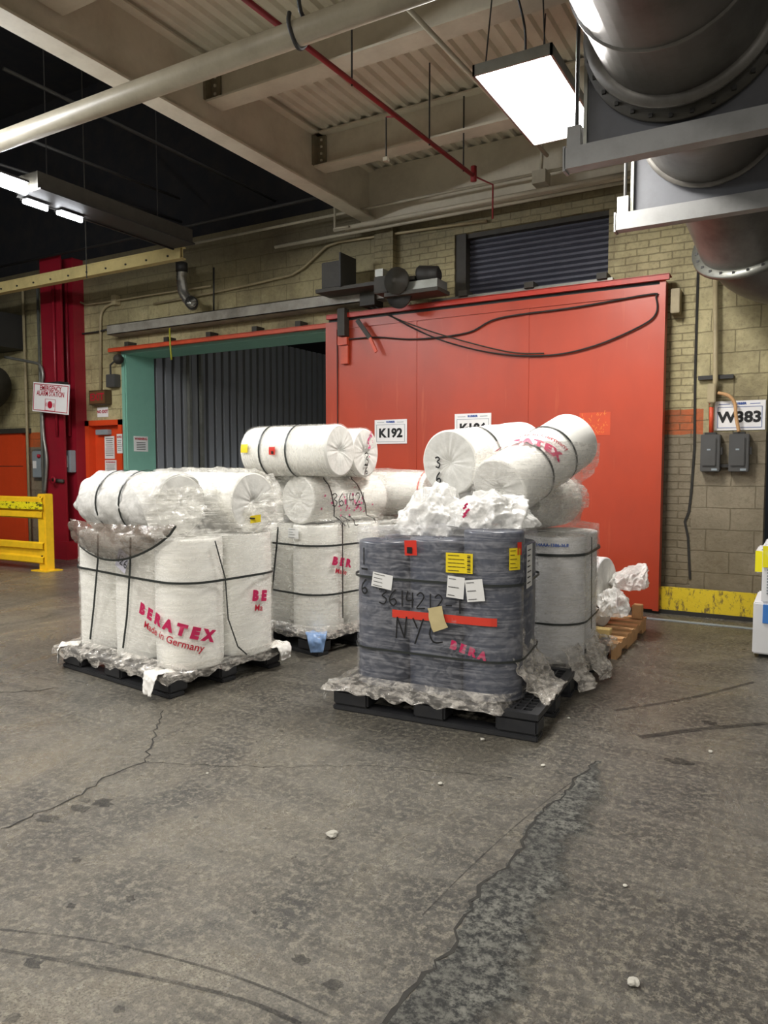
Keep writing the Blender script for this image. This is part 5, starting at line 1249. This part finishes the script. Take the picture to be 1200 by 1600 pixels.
fstrap(L, hull, [(.2, 1.36), (.24, 1.2), (.3, 1.0), (.3, .6), (.3, .2)], 'dark strap down the right side of the tall middle load, front one', GS, wd=.012, side=True)
fstrap(L, hull, [(.5, 1.36), (.58, 1.2), (.7, .95)], 'dark strap down the right side of the tall middle load, rear one', GS, wd=.012, side=True)
for i, uu in enumerate((.2, .46)):
    mw = world_of(m3[0]); pts_ = [mw @ Vector((.207 * math.cos(2 * PI * q / 30), .207 * math.sin(2 * PI * q / 30), uu)) for q in range(31)]
    o = obj('strapping_band', ribbon(B(), pts_, .015, .003, tax), M['strap']); tag(o, ['dark band round the topmost front roll of the tall middle load, left one', 'dark band round the topmost front roll of the tall middle load, right one'][i], 'strap', GS)
for t_ in m3:
    PW('film_wrap', lathe(B(), [(.205, .01), (.207, .4), (.205, .82)], 48, world_of(t_)), M['film'], t_, True)
letters_front(L, hull, rm[2], 'BER', 'Made', 1.0, .76, -12, .8, off=.012, dx=.33)
label_on(L, hull, .9, .92, .12, .08, 'paper', 'small white printed label on the front of the tall middle load', 4, 0, off=.012)
def facing(t, txtbm, name, mat, h0, eps, ang_off=0, rotd=90, R_=.2):     # drawing on the camera side of a lying roll
    m = world_of(t); p = m.translation; a = vertical_angle(t, Vector((0, 0, 0))-Vector((p.x, p.y, 0)) ) ; return a
mw = m3[0]; a_f = vertical_angle(mw, Vector((0, -1, 0)))
ff = 1
t_ = wrap_on(mw, flat_grid(.055, .06), 'red_tag', M['redtag'], .195, a_f, .34, .02); wrap_on(mw, flat_grid(.02, .02), 'tag_square', M['ink'], .195, a_f + .06, .345, .023)
wrap_on(mw, flat_grid(.06, .07), 'yellow_tag', M['yellowtag'], .195, a_f - .1, .06, .02)
def end_drawing(t, bm, name, mat, L_, far=True, eps=.012, rotd=0, dx=0, dz=0):
    """drawing on the end face, upright in the world"""
    m = world_of(t); axw = (m.to_3x3() @ Vector((0, 0, 1))).normalized(); nrm_ = axw if far else -axw
    c_ = m @ Vector((0, 0, L_ if far else 0)); up_ = (Vector((0, 0, 1)) - nrm_ * nrm_.z).normalized(); rt_ = up_.cross(nrm_)
    for v in bm.verts: v.co = c_ + nrm_ * eps + rt_ * (v.co.x + dx) + up_ * (v.co.y + dz)
    return PW(name, bm, mat, t)
def blot(seed, n=16, w_=.05, h_=.1):
    rnd = random.Random(seed); bm = B()
    for i in range(n):
        x_, y_ = rnd.gauss(0, w_ / 2), rnd.gauss(0, h_ / 2); r_ = rnd.uniform(.004, .014)
        bm.faces.new([bm.verts.new((x_ + r_ * math.cos(a) * rnd.uniform(.6, 1.3), y_ + r_ * math.sin(a) * rnd.uniform(.6, 1.5), 0)) for a in [q * PI / 3 for q in range(6)]])
    return bm
M['pink'] = paint('pink_print', '#cf5f86', .6, dirt=0, bump=0)
end_drawing(m3[1], handwrite('3', .1, .009), 'handwriting', M['ink'], .83, dx=-.03, dz=-.1); end_drawing(m3[1], handwrite('/', .08, .009), 'handwriting', M['ink'], .83, dx=-.03, dz=-.14); end_drawing(m3[1], handwrite('6', .06, .009), 'handwriting', M['ink'], .83, dx=-.02, dz=-.17)
end_drawing(m3[1], blot(3), 'pink_print', M['pink'], .83, dx=.05, dz=.08); end_drawing(m2[1], blot(5, 26, .06, .13), 'pink_print', M['pink'], .84, False, dx=.05, dz=-.03)
PW('handwriting', on_side(L, hull, handwrite('361421', .1, .008, .7), .24, 1.13, .012), M['ink'], CF)
PW('handwriting', on_side(L, hull, handwrite('NYC', .08, .008, .8), .3, .97, .012), M['ink'], CF)
PW('pink_print', on_side(L, hull, blot(8, 40, .28, .09), .45, 1.16, .008), M['pink'], CF)
bl_ = rag(L(1.17, .02, .17), .17, .13, 'pale blue plastic folded over the pallet corner of the tall middle load', 47, (.6, -.8, 0), 'bluefilm'); bl_.name = 'blue_plastic'

# ---------------------------------------------------------------- D: right load with tilted rolls
AD, GD = (-2.46, 4.5), 2; L = Lf(AD, GD)
plastic_pallet((-2.44, 4.62), GD, 1.2, 1.0, 'black plastic pallet under the right load behind the dark rolls')
GR = 'white rolls of the right load'; pts = []; R = .205; zt = .985
names = iter(['right load, upright roll at the front left, mostly covered', 'right load, upright roll in the middle of the front, behind the dark rolls', 'right load, upright white roll at the front right corner', 'right load, upright roll at the back left, behind the front row', 'right load, upright roll at the back middle, behind the front row', 'right load, upright roll at the back right'])
rr4 = []
for y_ in (4.84, 5.26):
    for x_ in (-2.3, -1.89, -1.47 if y_ < 5 else -1.5):
        rr4.append(roll((x_, y_, .152), (0, 0, 1), R, zt - .152, next(names), GR, 'rollcool', seed=int(70 + x_ * 3 + y_ * 5))); pts += circ(x_, y_, R, .15, zt)
L0 = lambda u, v, z=0: Vector((u, v, z))
zB = zt + .2
mid = [roll((-1.72, 4.75, zB), (.1, 1, 0), .19, .75, 'right load, lying roll under the tilted rolls', GR, seed=81), roll((-2.15, 4.72, zB), (0, 1, 0), .19, .8, 'right load, lying roll at the left of the second layer', GR, seed=82)]
pts += lying((-1.72, 4.75, zB), (.1, 1, 0), .19, .75) + lying((-2.15, 4.72, zB), (0, 1, 0), .19, .8)
zs = zl((.16, .94, 26), (.94, 1.05, 6), (1.05, 1.34, 12)); hull = Hull(pts, zs, .05, (-1.9, 5.05))
DF = film(L0, hull, 'film_grey', 'greyish stretch film around the right load', 'stretch film wraps', 4, .006, cap=True, skirt=(-2.46, -1.22, 4.62, 5.62, .09))
GS = 'dark straps on the right load'
band(L0, hull, .87, 'upper dark strap round the right load', GS, .018); band(L0, hull, .42, 'lower dark strap round the right load', GS, .013)
fstrap(L0, hull, [(4.95, .97), (4.98, .6), (5.0, .3)], 'dark upright strap on the right side of the right load', GS, wd=.013, side=True)
PW('printed_code', on_front(L0, hull, text_bm('ISO/EC-14AAA-1386-36.8', .028, .001), -1.47, .935, .01), M['blueink'], DF)
A0 = Vector((-2.04, 4.38, 1.465)); A1 = Vector((-1.87, 5.3, 1.56)); RA = .215
r1 = roll(A0, A1 - A0, RA, .92, 'right load, tilted roll with its round end facing the camera', GR, seed=91)
B0 = Vector((-1.66, 4.30, 1.30)); B1 = Vector((-1.45, 5.0, 1.59)); RB = .2
r2 = roll(B0, B1 - B0, RB, .86, 'right load, steeply tilted roll with red print lying across the top', GR, seed=92)
for t_, RR_, hs, who in ((r1, RA, (.3,), 'left tilted roll'), (r2, RB, (.3, .58), 'steep tilted roll')):
    for i, h_ in enumerate(hs):
        mw = world_of(t_); pts_ = [mw @ Vector(((RR_ + .006) * math.cos(2 * PI * q / 36), (RR_ + .006) * math.sin(2 * PI * q / 36), h_)) for q in range(37)]
        o = obj('strapping_band', ribbon(B(), pts_, .014, .003, mw.to_3x3() @ Vector((0, 0, 1))), M['strap']); tag(o, 'dark band round the %s of the right load%s' % (who, ['', ', upper one'][i] if len(hs) > 1 else ''), 'strap', GS)
a_t = vertical_angle(r2, Vector((.2, -.7, 1)))
tb = text_bm('BERATEX', .085, .007, spacing=1.3); bmesh.ops.subdivide_edges(tb, edges=[e for e in tb.edges if e.calc_length() > .04], cuts=1)
wrap_on(r2, tb, 'printed_lettering', M['magenta'], RB, a_t, .3, .018, 25)
tb = text_bm('Made in Germany', .05, .001); wrap_on(r2, tb, 'printed_lettering', M['redink'], RB, a_t + .1, .42, .018, 25)
end_drawing(r1, handwrite('3', .07, .01), 'handwriting', M['ink'], .92, False, dx=-.1, dz=-.03); end_drawing(r1, handwrite('6', .07, .01), 'handwriting', M['ink'], .92, False, dx=-.1, dz=-.13)
# film round lower side of the steep roll down to the body
pts2 = lying(B0, B1 - B0, RB, .86) + circ(-1.62, 4.9, .2, 1.1, 1.3) + lying((-1.72, 4.75, zB), (.1, 1, 0), .19, .75)
h2 = Hull(pts2, zl((1.02, 1.52, 20), (1.52, 1.6, 3)), .09, (-1.6, 4.75)); film(L0, h2, 'film_grey', 'greyish film stretched under the steep tilted roll of the right load', 'stretch film wraps', 6, .01, cap=False)
heap((-1.52, 5.15, 1.2), .17, .2, .16, 93, 'film', 'crumpled clear film ball at the back right of the right load', .05, 6)
for i, (x_, y_) in enumerate(((-1.2, 4.68), (-1.16, 5.0))):
    fnq = lambda a, b, x_=x_, y_=y_: Vector((x_ - .12 * (1 - b) + .05 * math.sin(PI * a), y_ + (a - .5) * .28, .26 * (1 - b) + .03))
    drape('film_tail', fnq, 24, 20, 'film_loose', ['shiny clear film tail hanging at the front corner of the right pallet', 'second shiny clear film tail further back on the right pallet'][i], 'stretch film', 94 + i, .03, 11)

# ---------------------------------------------------------------- E: wrapped load far behind
GR = 'white rolls of the rear load'; pts = []
AE = (-3.75, 5.75); plastic_pallet((AE[0], AE[1]), 0, 1.2, 1.0, 'black plastic pallet under the rear load by the red door')
i = 0
for y_ in (6.0, 6.42):
    for x_ in (-3.52, -3.1): roll((x_, y_, .152), (0, 0, 1), .2, .83, 'upright white roll of the rear load, %s' % ['front left', 'front right', 'back left', 'back right'][i], GR, seed=100 + i); pts += circ(x_, y_, .2, .15, .98); i += 1
e1 = roll((-3.8, 5.95, 1.19), (1, 0, 0), .2, .86, 'wrapped roll with a red band lying on top of the rear load', GR, seed=110); pts += lying((-3.8, 5.95, 1.19), (1, 0, 0), .2, .86)
mw = world_of(e1); pts_ = [mw @ Vector((.212 * math.cos(2 * PI * q / 36), .212 * math.sin(2 * PI * q / 36), .82)) for q in range(37)]
PW('red_band', ribbon(B(), pts_, .012, .003, (1, 0, 0)), M['tape'], e1)
hull = Hull(pts, zl((.16, .95, 12), (.95, 1.36, 14), (1.36, 1.4, 2)), .07, (-3.35, 6.15)); film(L0, hull, 'film', 'clear stretch film around the rear load by the red door', 'stretch film wraps', 7, .012, cap=True)
heap((-3.4, 5.9, 1.39), .35, .14, .03, 111, 'film', 'loose clear film ruffle on top of the rear load', .06, 7)

# ---------------------------------------------------------------- F: wooden pallet with bags
t = thing('wooden_pallet', (-2.35, 5.55, 0), 'light brown wooden pallet with notched side behind the right load', 'pallet')
for x_ in (-1.245, -1.83, -2.42):
    bm = B(); ys = [5.56, 5.78, 5.80, 6.0, 6.02, 6.32, 6.34, 6.56, 6.58, 6.7]
    prof = [(5.56, 0), (5.72, 0), (5.74, .04), (5.92, .04), (5.94, 0), (6.32, 0), (6.34, .04), (6.52, .04), (6.54, 0), (6.7, 0), (6.7, .1), (5.56, .1)]
    for s_ in (0, .04): pass
    a = [bm.verts.new((x_, p, q)) for p, q in prof]; b = [bm.verts.new((x_ + .04, p, q)) for p, q in prof]; bm.faces.new(a); bm.faces.new(b[::-1])
    for i in range(len(a)): bm.faces.new((a[i], a[(i + 1) % len(a)], b[(i + 1) % len(a)], b[i]))
    bmesh.ops.recalc_face_normals(bm, faces=bm.faces); PW('stringer', bm, M['wood'], t)
for i in range(7): y_ = 5.56 + i * .175; PW('deck_board', bx(-2.42, -1.2, y_, y_ + .09, .1, .12), M['wood'], t)
GO = 'pale wood strips on the wooden pallet'
for i in range(4):
    o = obj('wood_strip', bx(-1.75, -1.28 + .01 * (i % 2), 5.6 + .05 * (i // 2), 5.645 + .05 * (i // 2), .121 + .045 * (i % 2), .163 + .045 * (i % 2), bev=.004), M['palewood']); tag(o, ['lower front pale wood strip on the wooden pallet', 'upper front pale wood strip on the wooden pallet', 'lower rear pale wood strip on the wooden pallet', 'upper rear pale wood strip on the wooden pallet'][i], 'wood strip', GO)
roll((-2.1, 6.2, .41), (1, -.12, 0), .285, .68, 'large white roll lying on the wooden pallet', 'rolls on the wooden pallet', 'rollcool', seed=120)
heap((-1.33, 5.95, .31), .12, .16, .15, 121, 'bag', 'bulging clear plastic bag on the front of the wooden pallet', .05, 5)
heap((-1.28, 6.3, .47), .14, .2, .12, 122, 'bag', 'clear plastic bag pointing right on the wooden pallet', .05, 5, (.1, .12, .02))
o = obj('wood_block', bx(-1.3, -1.22, 6.55, 6.65, .121, .24, bev=.005), M['wood']); tag(o, 'upright wood block at the far end of the wooden pallet', 'wood block')

# cords by the teal opening
pipe_thing('yellow_rope', [PY(265, 513, 7.4), PY(266, 540, 7.4), PY(268, 562, 7.4)], .012, 'cord', 'yellow green cord hanging from the steel channel in front of the teal frame', 'cord')
pipe_thing('hanging_rod', [PY(334, 418, 7.6), PY(334, 487, 7.6)], .012, 'dark', 'dark rod hanging beside the flexible silver duct', 'rod')

for o in list(COL.objects):
    for kx in ('_R', '_local'):
        if kx in o: del o[kx]
